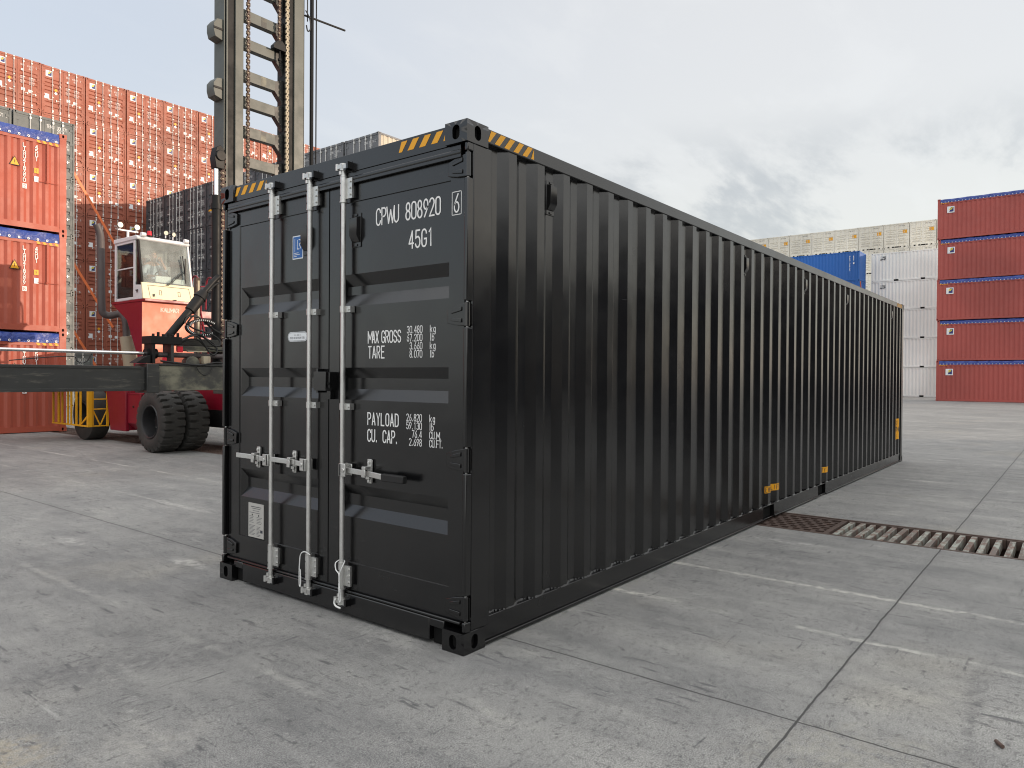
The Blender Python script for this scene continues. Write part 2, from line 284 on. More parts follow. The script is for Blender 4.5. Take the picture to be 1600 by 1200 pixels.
# ------------------------------------------------------------------ mesh tools
class MB:
    def __init__(s): s.v = []; s.f = []; s.mi = []; s.mats = []
    def mat(s, m):
        if m not in s.mats: s.mats.append(m)
        return s.mats.index(m)
    def face(s, pts, m):
        b = len(s.v); s.v.extend(tuple(p) for p in pts); s.f.append(tuple(range(b, b+len(pts)))); s.mi.append(s.mat(m))
    def raw(s, vs, fs, m):
        b = len(s.v); s.v.extend(tuple(p) for p in vs); k = s.mat(m)
        for f in fs: s.f.append(tuple(b+i for i in f)); s.mi.append(k)
    def box(s, a, b, m):
        (x0, y0, z0), (x1, y1, z1) = a, b
        s.raw([(x0, y0, z0), (x1, y0, z0), (x1, y1, z0), (x0, y1, z0), (x0, y0, z1), (x1, y0, z1), (x1, y1, z1), (x0, y1, z1)],
              [(3, 2, 1, 0), (4, 5, 6, 7), (0, 1, 5, 4), (1, 2, 6, 5), (2, 3, 7, 6), (3, 0, 4, 7)], m)
    def prism(s, poly, axis, a, b, m):
        """poly: 2-D points in the two other axes (in order x,y,z without axis), extruded from a to b"""
        def P(p, h):
            q = list(p); q.insert(axis, h); return tuple(q)
        n = len(poly); vs = [P(p, a) for p in poly]+[P(p, b) for p in poly]
        fs = [tuple(range(n))[::-1], tuple(range(n, 2*n))]+[(i, (i+1) % n, n+(i+1) % n, n+i) for i in range(n)]
        s.raw(vs, fs, m)
    def cyl(s, p0, p1, r, m, n=12, r1=None):
        p0 = Vector(p0); p1 = Vector(p1); d = (p1-p0).normalized(); a = d.orthogonal().normalized(); b = d.cross(a); r1 = r if r1 is None else r1
        vs = []
        for p, q in ((p0, r), (p1, r1)):
            for i in range(n):
                t = 2*math.pi*i/n; vs.append(p+(a*math.cos(t)+b*math.sin(t))*q)
        s.raw(vs, [tuple(range(n))[::-1], tuple(range(n, 2*n))]+[(i, (i+1) % n, n+(i+1) % n, n+i) for i in range(n)], m)
    def tube(s, pts, r, m, n=8, sub=6, closed=False):
        P = [Vector(p) for p in pts]
        if sub > 1 and len(P) > 2:
            Q = []; k = len(P)
            rng = range(k) if closed else range(k-1)
            for i in rng:
                a = P[i-1] if (i > 0 or closed) else P[0]; b = P[i]; c = P[(i+1) % k]; d = P[(i+2) % k] if (i+2 < k or closed) else P[-1]
                for j in range(sub):
                    t = j/sub; Q.append(.5*((2*b)+(c-a)*t+(2*a-5*b+4*c-d)*t*t+(3*b-a-3*c+d)*t**3))
            if not closed: Q.append(P[-1])
            P = Q
        vs = []; k = len(P); ref = None
        for i, p in enumerate(P):
            d = (P[(i+1) % k]-P[i-1]) if closed else (P[min(i+1, k-1)]-P[max(i-1, 0)])
            d.normalize()
            if ref is None: ref = d.orthogonal().normalized()
            a = (ref-d*ref.dot(d)); a = a.normalized() if a.length > 1e-6 else d.orthogonal().normalized(); ref = a; b = d.cross(a)
            for j in range(n):
                t = 2*math.pi*j/n; vs.append(p+(a*math.cos(t)+b*math.sin(t))*r)
        fs = []
        for i in range(k if closed else k-1):
            i2 = (i+1) % k
            for j in range(n): fs.append((i*n+j, i*n+(j+1) % n, i2*n+(j+1) % n, i2*n+j))
        if not closed: fs += [tuple(range(n))[::-1], tuple(range((k-1)*n, k*n))]
        s.raw(vs, fs, m)
    def build(s, name, parent=None, smooth=0, bevel=0, label=None, origin=None):
        me = bpy.data.meshes.new(name)
        vs = s.v if origin is None else [(a[0]-origin[0], a[1]-origin[1], a[2]-origin[2]) for a in s.v]
        me.from_pydata(vs, [], s.f)
        for m in s.mats: me.materials.append(MAT[m])
        me.polygons.foreach_set('material_index', s.mi)
        bm = bmesh.new(); bm.from_mesh(me)
        if smooth or bevel: bmesh.ops.remove_doubles(bm, verts=bm.verts, dist=1e-5)
        bmesh.ops.recalc_face_normals(bm, faces=bm.faces); bm.to_mesh(me); bm.free()
        if smooth:
            me.polygons.foreach_set('use_smooth', [True]*len(me.polygons)); me.set_sharp_from_angle(angle=R(smooth))
        o = bpy.data.objects.new(name, me); COL.objects.link(o)
        if parent is not None: o.parent = parent
        if bevel:
            b = o.modifiers.new('edge', 'BEVEL'); b.width = bevel; b.segments = 2; b.limit_method = 'ANGLE'; b.angle_limit = R(40); b.harden_normals = False
            if not smooth:
                me.polygons.foreach_set('use_smooth', [True]*len(me.polygons)); me.set_sharp_from_angle(angle=R(35))
        if label: o['label'] = label
        return o
def tag(o, label=None, cat=None, group=None, kind=None):
    for k, v in (('label', label), ('category', cat), ('group', group), ('kind', kind)):
        if v: o[k] = v
    return o
def empty(name, loc=(0, 0, 0), rz=0):
    o = bpy.data.objects.new(name, None); COL.objects.link(o); o.location = loc; o.rotation_euler = (0, 0, rz); o.empty_display_size = .3
    return o
def copy_tree(o, parent=None):
    c = o.copy(); COL.objects.link(c)
    if parent is not None: c.parent = parent
    for ch in list(KIDS.get(o.name, ())): copy_tree(ch, c)
    return c
KIDS = {}
def index_kids(o):
    KIDS[o.name] = list(o.children)
    for ch in o.children: index_kids(ch)

# ---- stroke lettering: every glyph is a set of strokes in a 1 x 1 cell
def arc(cx, cy, rx, ry, a0, a1, n=6): return [(cx+rx*math.cos(R(a0+(a1-a0)*i/n)), cy+ry*math.sin(R(a0+(a1-a0)*i/n))) for i in range(n+1)]
def O_(y0=0, y1=1): return arc(.5, y1-.2, .5, .2, 0, 180)+arc(.5, y0+.2, .5, .2, 180, 360)
GL = {
 '0': [(O_(), 1)], 'O': [(O_(), 1)], '1': [([(.2, .82), (.55, 1), (.55, 0)], 0)],
 '2': [(arc(.5, .76, .5, .24, 170, -10)+[(.75, .5), (0, 0), (1, 0)], 0)],
 '3': [(arc(.5, .76, .48, .24, 160, -70)+[(.45, .53)]+arc(.5, .26, .5, .26, 70, -160), 0)],
 '4': [([(.72, 0), (.72, 1)], 0), ([(.72, 1), (0, .28)], 0), ([(0, .28), (1, .28)], 0)],
 '5': [([(.92, 1), (.12, 1), (.06, .56)]+arc(.48, .32, .52, .32, 110, -160, 8), 0)],
 '6': [([(.78, 1), (.1, .48)]+arc(.5, .28, .46, .28, 150, 510, 14), 0)],
 '7': [([(0, 1), (1, 1)], 0), ([(1, 1), (.35, 0)], 0)],
 '8': [(arc(.5, .76, .42, .24, -90, 270, 12), 1), (arc(.5, .26, .5, .26, -90, 270, 12), 1)],
 '9': [([(.22, 0), (.9, .52)]+arc(.5, .72, .46, .28, -30, 330, 14), 0)],
 'A': [([(0, 0), (.5, 1)], 0), ([(.5, 1), (1, 0)], 0), ([(.2, .3), (.8, .3)], 0)], 'B': [([(0, 0), (0, 1), (.6, 1), (.9, .88), (.9, .64), (.6, .52), (.95, .4), (.95, .12), (.6, 0)], 1), ([(0, .52), (.6, .52)], 0)],
 'C': [(arc(.5, .76, .5, .24, 0, 180)+arc(.5, .24, .5, .24, 180, 360), 0)], 'D': [([(0, 0), (0, 1), (.55, 1)]+arc(.5, .76, .5, .24, 80, 0)+arc(.5, .24, .5, .24, 0, -80)+[(.5, 0)], 1)],
 'E': [([(.95, 1), (0, 1), (0, 0), (.95, 0)], 0), ([(0, .52), (.8, .52)], 0)], 'F': [([(.95, 1), (0, 1), (0, 0)], 0), ([(0, .52), (.8, .52)], 0)],
 'G': [(arc(.5, .76, .5, .24, 0, 180)+arc(.5, .24, .5, .24, 180, 360)+[(1, .45), (.55, .45)], 0)], 'H': [([(0, 0), (0, 1)], 0), ([(1, 0), (1, 1)], 0), ([(0, .5), (1, .5)], 0)],
 'I': [([(.5, 0), (.5, 1)], 0)], 'J': [([(.8, 1), (.8, .25)]+arc(.42, .24, .38, .24, 0, -180), 0)], 'K': [([(0, 0), (0, 1)], 0), ([(1, 1), (0, .45)], 0), ([(.3, .6), (1, 0)], 0)],
 'L': [([(0, 1), (0, 0), (.95, 0)], 0)], 'M': [([(0, 0), (0, 1)], 0), ([(0, 1), (.5, .3)], 0), ([(.5, .3), (1, 1)], 0), ([(1, 1), (1, 0)], 0)], 'N': [([(0, 0), (0, 1)], 0), ([(0, 1), (1, 0)], 0), ([(1, 0), (1, 1)], 0)],
 'P': [([(0, 0), (0, 1), (.6, 1)]+arc(.55, .75, .45, .25, 70, -70)+[(.55, .48), (0, .48)], 0)], 'Q': [(O_(), 1), ([(.6, .25), (1, -.05)], 0)],
 'R': [([(0, 0), (0, 1), (.6, 1)]+arc(.55, .75, .45, .25, 70, -70)+[(.55, .48), (0, .48)], 0), ([(.5, .48), (1, 0)], 0)],
 'S': [(arc(.5, .76, .48, .24, 10, 250, 8)+arc(.5, .25, .5, .25, 70, -170, 8), 0)], 'T': [([(0, 1), (1, 1)], 0), ([(.5, 1), (.5, 0)], 0)],
 'U': [([(0, 1), (0, .25)]+arc(.5, .24, .5, .24, 180, 360)+[(1, 1)], 0)], 'V': [([(0, 1), (.5, 0)], 0), ([(.5, 0), (1, 1)], 0)], 'W': [([(-.08, 1), (.2, 0)], 0), ([(.2, 0), (.5, .8)], 0), ([(.5, .8), (.8, 0)], 0), ([(.8, 0), (1.08, 1)], 0)],
 'X': [([(0, 0), (1, 1)], 0), ([(0, 1), (1, 0)], 0)], 'Y': [([(0, 1), (.5, .48), (1, 1)], 0), ([(.5, .48), (.5, 0)], 0)], 'Z': [([(0, 1), (1, 1)], 0), ([(1, 1), (0, 0)], 0), ([(0, 0), (1, 0)], 0)],
 '.': [([(.35, .0), (.35, .11)], 0)], ',': [([(.45, .1), (.25, -.12)], 0)], "'": [([(.5, 1), (.5, .75)], 0)], '!': [([(.5, 1), (.5, .3)], 0), ([(.5, .1), (.5, 0)], 0)],
 'k': [([(0, 0), (0, 1)], 0), ([(.9, .66), (0, .28)], 0), ([(.3, .42), (.95, 0)], 0)], 'g': [(arc(.5, .35, .45, .32, 20, 380, 12), 0), ([(.95, .66), (.95, -.12)]+arc(.5, -.12, .45, .18, 0, -160), 0)],
 'l': [([(.5, 0), (.5, 1)], 0)], 'b': [([(0, 1), (0, 0)], 0), (arc(.46, .33, .46, .32, 180, 540, 12), 0)], '-': [([(.1, .45), (.9, .45)], 0)],
}
def ribbon(mb, pts, closed, w, tf, m):
    P = [Vector((p[0], p[1])) for p in pts]
    Q = [P[0]]
    for p in P[1:]:
        if (p-Q[-1]).length > 1e-5: Q.append(p)
    if closed and (Q[0]-Q[-1]).length < 1e-5: Q.pop()
    P = Q; k = len(P)
    if k < 2: return
    lf = []; rg = []
    for i in range(k):
        a = P[i]-P[i-1] if (i > 0 or closed) else None; b = P[(i+1) % k]-P[i] if (i < k-1 or closed) else None
        if a is None: a = b
        if b is None: b = a
        a = a.normalized(); b = b.normalized(); n1 = Vector((-a.y, a.x)); n2 = Vector((-b.y, b.x)); n = n1+n2
        if n.length < 1e-4: n = n1
        n.normalize(); s = min(1.7, 1/max(.3, n.dot(n1)))
        p = P[i].copy()
        if not closed:
            if i == 0: p = p-b*w*.35
            if i == k-1: p = p+a*w*.35
        lf.append(p+n*w*.5*s); rg.append(p-n*w*.5*s)
    vs = [tf(q) for q in lf]+[tf(q) for q in rg]
    fs = [(i, (i+1) % k, k+(i+1) % k, k+i) for i in range(k if closed else k-1)]
    mb.raw(vs, fs, m)
def text(mb, s, org, U, V, h, m, cw=.37, adv=.53, sw=.088, align='l', warp=None, vertical=False):
    """writes s at org reading along U, up along V; warp(x along U, y along V)->point overrides the flat mapping"""
    U = Vector(U); V = Vector(V); Nn = U.cross(V).normalized(); org = Vector(org)
    ad = [adv*h*(1.28 if ch in 'WM' else .62 if ch in '.,\'l' else 1) for ch in s]; wd = sum(ad); off = {'l': 0, 'c': -wd/2, 'r': -wd}[align]
    k = 0
    for i, ch in enumerate(s):
        if ch == ' ' or ch not in GL: continue
        for pts, closed in GL[ch]:
            k += 1; eps = .00025*(k % 4)
            if vertical: tx, ty = 0, -i*h*1.12
            else: tx, ty = off+sum(ad[:i]), 0
            w = cw*h*(1.6 if ch in 'MW' else .4 if ch in '.,l' else 1)
            def tf(q, tx=tx, ty=ty, w=w, eps=eps):
                X_, Y_ = tx+q.x, ty+q.y
                return warp(X_, Y_, eps) if warp else org+U*X_+V*Y_+Nn*eps
            ribbon(mb, [(p[0]*w, p[1]*h) for p in pts], closed, sw*h, tf, m)

def hole_face(mb, c, U, V, hw, hh, rx, ry, depth, m, mi='void', rnd=None):
    """rectangular face (half sizes hw x hh) with a stadium hole (half sizes rx x ry) cut depth deep; outward normal U x V"""
    c = Vector(c); U = Vector(U); V = Vector(V); Nn = U.cross(V)
    angs = sorted(set([round(i*2*math.pi/20, 5) for i in range(20)]+[round(a % (2*math.pi), 5) for a in (math.atan2(hh, hw), math.atan2(hh, -hw), math.atan2(-hh, -hw), math.atan2(-hh, hw))]))
    n = len(angs); o = []; i_ = []; d_ = []
    for a in angs:
        ca, sa = math.cos(a), math.sin(a); k = min(hw/abs(ca) if abs(ca) > 1e-6 else 1e9, hh/abs(sa) if abs(sa) > 1e-6 else 1e9)
        o.append(c+U*ca*k+V*sa*k)
        if ry >= rx: px, py = rx*ca, rx*sa+math.copysign(ry-rx, sa) if abs(sa) > 1e-6 else 0
        else: px, py = ry*ca+(math.copysign(rx-ry, ca) if abs(ca) > 1e-6 else 0), ry*sa
        i_.append(c+U*px+V*py); d_.append(c+U*px+V*py-Nn*depth)
    vs = o+i_+d_
    mb.raw(vs, [(j, (j+1) % n, n+(j+1) % n, n+j) for j in range(n)], m)
    mb.raw(vs, [(n+j, n+(j+1) % n, 2*n+(j+1) % n, 2*n+j) for j in range(n)], m)
    mb.raw(d_, [tuple(range(n))], mi)
def casting(mb, x0, y0, z0, sx, sy, top, m):
    """corner casting; sx/sy say which way the block grows from the container's outer corner"""
    lx, ly, lz = .178, .162, .118; t = .002
    x1 = x0+sx*lx; y1 = y0+sy*ly; z1 = z0+lz
    hole_face(mb, (x0, y0+sy*ly/2, z0+lz/2), (0, -sy*1. if sx > 0 else sy*1., 0) if False else (0, -1 if sx > 0 else 1, 0), (0, 0, 1), ly/2, lz/2, .027, .040, .03, m)
    hole_face(mb, (x0+sx*lx/2, y0, z0+lz/2), (1 if sy > 0 else -1, 0, 0), (0, 0, 1), lx/2, lz/2, .027, .040, .03, m)
    mb.face([(x1, y0, z0), (x1, y1, z0), (x1, y1, z1), (x1, y0, z1)], m); mb.face([(x0, y1, z0), (x1, y1, z0), (x1, y1, z1), (x0, y1, z1)], m)
    mb.face([(x0, y0, z0), (x1, y0, z0), (x1, y1, z0), (x0, y1, z0)], m)
    if top: hole_face(mb, (x0+sx*lx/2, y0+sy*ly/2, z1), (1, 0, 0), (0, 1, 0), lx/2, ly/2, .06, .031, .03, m)
    else: mb.face([(x0, y0, z1), (x1, y0, z1), (x1, y1, z1), (x0, y1, z1)], m)

def corr(x0, x1, first, per=.2803, flat=.072, slope=.068):
    """outline of a corrugated sheet: list of (x, depth 0 outer / 1 inner); first = x of an outer flat's far edge"""
    pts = []; k = math.floor((x0-first)/per)-1
    while True:
        e = first+k*per
        seq = [(e-flat, 0), (e, 0), (e+slope, 1), (e+per-flat-slope, 1)]
        for p in seq:
            if x0+.003 < p[0] < x1-.003: pts.append(p)
        if e > x1+per: break
        k += 1
    def at(x):
        u = (x-first) % per
        if u > per-flat: return 0.
        if u < slope: return u/slope
        if u > per-flat-slope: return 1-(u-(per-flat-slope))/slope
        return 1.
    return [(x0, at(x0))]+pts+[(x1, at(x1))], at

def door_leaf(mb, y0, y1, z0, z1, xd, m, troughs, fy=(.09, .05), fz=(.19, .10), step=.006, depth=.040, th=.05, slant=.03, ty=None):
    """door of one leaf in the plane x = xd facing -X; fy = frame widths at y0/y1, fz at bottom/top; troughs = (lo, lo2, hi2, hi)"""
    ya, yb, za, zb = y0+fy[0], y1-fy[1], z0+fz[0], z1-fz[1]; xp = xd+step
    def ring(p, q, xa, xb):
        (a0, a1, b0, b1), (c0, c1, d0, d1) = p, q
        A = [(xa, a0, b0), (xa, a1, b0), (xa, a1, b1), (xa, a0, b1)]; B = [(xb, c0, d0), (xb, c1, d0), (xb, c1, d1), (xb, c0, d1)]
        mb.raw(A+B, [(i, (i+1) % 4, 4+(i+1) % 4, 4+i) for i in range(4)], m)
    ring((y0, y1, z0, z1), (ya, yb, za, zb), xd, xd)
    ring((ya, yb, za, zb), (ya+.004, yb-.004, za+.004, zb-.004), xd, xp)
    ring((y0, y1, z0, z1), (y0, y1, z0, z1), xd, xd+th)
    mb.face([(xd+th, y0, z0), (xd+th, y1, z0), (xd+th, y1, z1), (xd+th, y0, z1)], m)
    a, b = ya+.004, yb-.004; ta, tb = ty or (a+.01, b-.01); z = za+.004
    q = lambda c, e, zl, zh: mb.face([(xp, c, zl), (xp, e, zl), (xp, e, zh), (xp, c, zh)], m)
    for lo, lo2, hi2, hi in troughs:
        q(a, b, z, lo); q(a, ta, lo, hi); q(tb, b, lo, hi); xi = xp+depth
        O = [(xp, ta, lo), (xp, tb, lo), (xp, tb, hi), (xp, ta, hi)]; I = [(xi, ta+slant, lo2), (xi, tb-slant, lo2), (xi, tb-slant, hi2), (xi, ta+slant, hi2)]
        mb.raw(O+I, [(i, (i+1) % 4, 4+(i+1) % 4, 4+i) for i in range(4)]+[(4, 5, 6, 7)], m); z = hi
    q(a, b, z, zb-.004)

# ------------------------------------------------------------------ ground
DX0, DX1 = 4.56, 5.42
mb = MB()
for a, b in ((-400, DX0), (DX1, 900)): mb.face([(a, -400, 0), (b, -400, 0), (b, 700, 0), (a, 700, 0)], 'concrete')
for a, b in ((-400, -14), (40, 700)): mb.face([(DX0, a, 0), (DX1, a, 0), (DX1, b, 0), (DX0, b, 0)], 'concrete')
tag(mb.build('ground'), kind='structure')
mb = MB(); zb = -.42
mb.raw([(DX0, -14, 0), (DX1, -14, 0), (DX1, 40, 0), (DX0, 40, 0), (DX0, -14, zb), (DX1, -14, zb), (DX1, 40, zb), (DX0, 40, zb)], [(0, 1, 5, 4), (1, 2, 6, 5), (2, 3, 7, 6), (3, 0, 4, 7), (4, 5, 6, 7)], 'rust')
tag(mb.build('drain_channel'), kind='structure')

# ------------------------------------------------------------------ hero container
HL, HW, HH = 12.192, 2.438, 2.896
hero = tag(empty('shipping_container', (0, 0, 0)), 'glossy black container with CPWU lettering and galvanised lock rods, standing in the foreground', 'container')
B = 'black'
for sx, x0 in ((1, 0), (-1, HL)):
    for sy, y0 in ((1, 0), (-1, HW)):
        for z0, top in ((0, False), (HH-.118, True)):
            mb = MB(); casting(mb, x0, y0, z0, sx, sy, top, B); mb.build('corner_casting', hero, bevel=.012)
for y0, s in ((0, 1), (HW, -1)):                         # door-end posts with cut-outs for the hinge lugs
    mb = MB(); Y_ = lambda v: y0+s*v
    HZ = (2.66, 1.85, 1.055, .245)
    def bx(a, b): mb.box((a[0], min(Y_(a[1]), Y_(b[1])), a[2]), (b[0], max(Y_(a[1]), Y_(b[1])), b[2]), B)
    zs = [.118]+[v for h in sorted(HZ) for v in (h-.072, h+.072)]+[HH-.118]
    for i in range(0, len(zs), 2): bx((.012, .004, zs[i]), (.062, .030, zs[i+1]))
    bx((.062, .004, .118), (.218, .030, HH-.118)); bx((.188, .030, .118), (.218, .12, HH-.118)); bx((.10, .03, .118), (.188, .055, HH-.118))
    mb.build('corner_post', hero, bevel=.006)
for y0, s in ((0, 1), (HW, -1)):
    mb = MB(); a, b = sorted((y0+s*.004, y0+s*.11)); mb.box((HL-.15, a, .118), (HL-.006, b, HH-.118), B); mb.build('corner_post', hero, bevel=.006)
# header and sill at the door end
mb = MB()
mb.box((.016, .163, 2.775), (.09, HW-.163, HH-.010), B); mb.box((.020, .062, 2.705), (.09, HW-.062, 2.7735), B)
mb.prism([(.0165, 2.742), (.0165, 2.728), (.0197, 2.722), (.0197, 2.748)], 1, .064, HW-.064, B)
mb.build('door_header', hero, bevel=.006)
mb = MB()
mb.box((.016, .275, .022), (.09, HW-.275, .150), B); mb.box((.016, .163, .105), (.09, .2748, .150), B); mb.box((.016, HW-.2748, .105), (.09, HW-.163, .150), B)
mb.box((.024, .055, .1502), (.09, HW-.055, .166), B); mb.box((.05, .163, .0), (.30, .275, .104), 'void'); mb.box((.05, HW-.275, .0), (.30, HW-.163, .104), 'void')
mb.build('door_sill', hero, bevel=.005)
# rear sill/header, roof, floor
mb = MB(); mb.box((HL-.09, .11, .022), (HL-.012, HW-.11, .17), B); mb.build('rear_sill', hero, bevel=.005); mb = MB(); mb.box((HL-.09, .11, HH-.13), (HL-.012, HW-.11, HH-.010), B); mb.build('rear_header', hero, bevel=.005)
mb = MB(); pr, _ = corr(.09, HW-.09, .3); 
mb.raw([(HL-.02-.045*d, y, .17) for y, d in pr]+[(HL-.02-.045*d, y, HH-.13) for y, d in pr], [(i, i+1, len(pr)+i+1, len(pr)+i) for i in range(len(pr)-1)], B); mb.build('rear_panel', hero)
mb = MB(); pr, _ = corr(.10, HL-.10, .35, per=.209, flat=.09, slope=.014)
mb.raw([(x_, .06, HH-.028-.02*d) for x_, d in pr]+[(x_, HW-.06, HH-.028-.02*d) for x_, d in pr], [(i, i+1, len(pr)+i+1, len(pr)+i) for i in range(len(pr)-1)], B)
mb.build('roof', hero)
mb = MB(); mb.box((.09, .065, .12), (HL-.09, HW-.065, .148), 'void'); mb.build('floor', hero)
# side rails and corrugated sides
RIB = .452; YO, DP = .012, .036
prof, depth_at = corr(.216, HL-.148, RIB)
for y0, s in ((0, 1), (HW, -1)):
    mb = MB(); a, b = sorted((y0+s*.006, y0+s*.066)); mb.box((.178, a, HH-.088), (HL-.178, b, HH-.006), B); mb.build('top_side_rail', hero, bevel=.005)
    mb = MB(); n = len(prof); zb_, zt = .160, HH-.075
    mb.raw([(x_, y0+s*(YO+DP*d), zb_) for x_, d in prof]+[(x_, y0+s*(YO+DP*d), zt) for x_, d in prof], [(i, i+1, n+i+1, n+i) for i in range(n-1)], B)
    if s > 0:                                             # weld beads along the foot of the sheet
        for i in range(n-1):
            (xa, da), (xb, db) = prof[i], prof[i+1]; k = max(1, int((xb-xa)/.018))
            for j in range(k):
                u = (j+.5)/k; px_, d_ = xa+(xb-xa)*u, da+(db-da)*u
                if xa > 8 and j % 2: continue
                r_ = .0035+.003*random.random(); w_ = (xb-xa)/k*.5
                mb.raw([(px_-w_, y0+s*(YO+DP*d_)-r_*1.2, .1602), (px_+w_, y0+s*(YO+DP*d_)-r_*1.2, .1602), (px_+w_, y0+s*(YO+DP*d_)-.0005, .1602+r_*2), (px_-w_, y0+s*(YO+DP*d_)-.0005, .1602+r_*2)], [(0, 1, 2, 3)], B)
    mb.build('side_panel', hero)
    mb = MB(); yf, yi = y0+s*.016, y0+s*.058; a, b = sorted((yf, yi)); px = (4.735, 5.075, 6.755, 7.095); xs = (.178,)+px+(HL-.178,)
    for i in range(0, 6, 2):
        mb.box((xs[i], a, .030), (xs[i+1], b, .1596), B)
        f0, f1 = sorted((y0+s*.002, yi)); mb.box((xs[i], f0, .016), (xs[i+1], f1, .0298), B)
    for i in (1, 3):
        mb.box((xs[i]+.001, a, .148), (xs[i+1]-.001, b, .1592), B); mb.box((xs[i]+.001, a, .0165), (xs[i+1]-.001, b, .026), B)
        c0, c1 = sorted((y0+s*.059, y0+s*.5)); mb.box((xs[i]-.02, c0, .02), (xs[i+1]+.02, c1, .119), 'void')
    mb.build('bottom_side_rail', hero, bevel=.003)
# doors
XD = .045
TR = [(.625, .693, .763, .829), (1.360, 1.428, 1.497, 1.562), (1.947, 2.021, 2.074, 2.146)]
DR = {}
for nm, y0, y1, fy, ty in (('right', .052, 1.2135, (.105, .10), (.172, 1.098)), ('left', 1.2245, HW-.052, (.10, .125), (1.335, 2.240))):
    mb = MB(); door_leaf(mb, y0, y1, .172, 2.700, XD, B, TR, fy, (.165, .103), ty=ty, slant=.012 if nm == 'right' else .03)
    d = mb.build('door', hero); DR[nm] = d
    if nm == 'right': d['label'] = 'door leaf with white lettering and one lock rod'
    else: d['label'] = 'door leaf with blue and white stickers, data plate and two lock rods'
mb = MB()
for a, b in (((1.2105, .170), (1.2275, 2.703)), ((.034, .170), (.0525, 2.703)), ((HW-.0525, .170), (HW-.034, 2.703))): mb.box((XD+.008, a[0], a[1]), (XD+.03, b[0], b[1]), 'rubber')
mb.box((XD+.006, .05, .1662), (XD+.03, HW-.05, .1745), 'rubber'); mb.box((XD+.006, .05, 2.6985), (XD+.03, HW-.05, 2.7048), 'rubber')
mb.build('door_gasket', hero)
# hinges
for s, y0, d in ((1, 0, 'right'), (-1, HW, 'left')):
    for z in HZ:
        mb = MB(); Y_ = lambda v: y0+s*v
        P3 = [(Y_(.030), z-.062), (Y_(.030), z+.062), (Y_(.10), z+.050), (Y_(.165), z+.030), (Y_(.165), z-.045), (Y_(.10), z-.058)]
        mb.prism(P3, 0, XD-.016, XD-.0005, B)
        mb.prism([(Y_(.055), z+.02), (Y_(.055), z+.042), (Y_(.13), z+.022), (Y_(.13), z+.006)], 0, XD-.023, XD-.0155, B); mb.prism([(Y_(.055), z-.045), (Y_(.055), z-.022), (Y_(.13), z-.018), (Y_(.13), z-.034)], 0, XD-.023, XD-.0155, B)
        mb.cyl((XD-.012, Y_(.020), z-.066), (XD-.012, Y_(.020), z+.066), .015, B, 10); mb.cyl((XD-.012, Y_(.020), z-.074), (XD-.012, Y_(.020), z+.074), .007, 'zinc', 8)
        a, b = sorted((Y_(.004), Y_(.026))); mb.box((XD+.004, a, z-.058), (XD+.010, b, z+.058), 'void')
        mb.build('hinge', DR[d], bevel=.0025)
# vents (small covered boxes)
def vent(parent, c, U, Nn):
    c = Vector(c); U = Vector(U); Nn = Vector(Nn); mb = MB(); Zv = Vector((0, 0, 1))
    def ob(u0, u1, z0, z1, n0, n1, m=B):
        vs = [c+U*u+Zv*z+Nn*n for u in (u0, u1) for z in (z0, z1) for n in (n0, n1)]
        mb.raw(vs, [(0, 1, 3, 2), (4, 5, 7, 6), (0, 1, 5, 4), (2, 3, 7, 6), (0, 2, 6, 4), (1, 3, 7, 5)], m)
    ob(-.042, .042, -.105, .105, 0, .006); 
    vs = [c+U*u+Zv*z+Nn*n for u in (-.034, .034) for z, n in ((.085, .006), (.072, .036), (-.035, .036), (-.075, .012), (-.075, .006))]
    mb.raw(vs, [(0, 1, 2, 3, 4), (9, 8, 7, 6, 5)]+[(i, (i+1) % 5, 5+(i+1) % 5, 5+i) for i in range(5)], B)
    for z in (-.092, .095): ob(-.012, .012, z-.007, z+.007, .006, .012, B)
    return mb.build('vent', parent, bevel=.002)
vent(DR['right'], (XD+.006, .955, 2.415), (0, -1, 0), (-1, 0, 0)); vent(DR['left'], (XD+.006, 1.455, 2.415), (0, -1, 0), (-1, 0, 0))
for xv in (.80, 4.16, 6.12, 8.08, 11.18):
    k = round((xv-RIB-.035)/.2803); vent(hero, (RIB-.036+.2803*(k+1)-.10 if False else RIB+.2803*k+.105, YO+DP, 2.635), (1, 0, 0), (0, -1, 0))
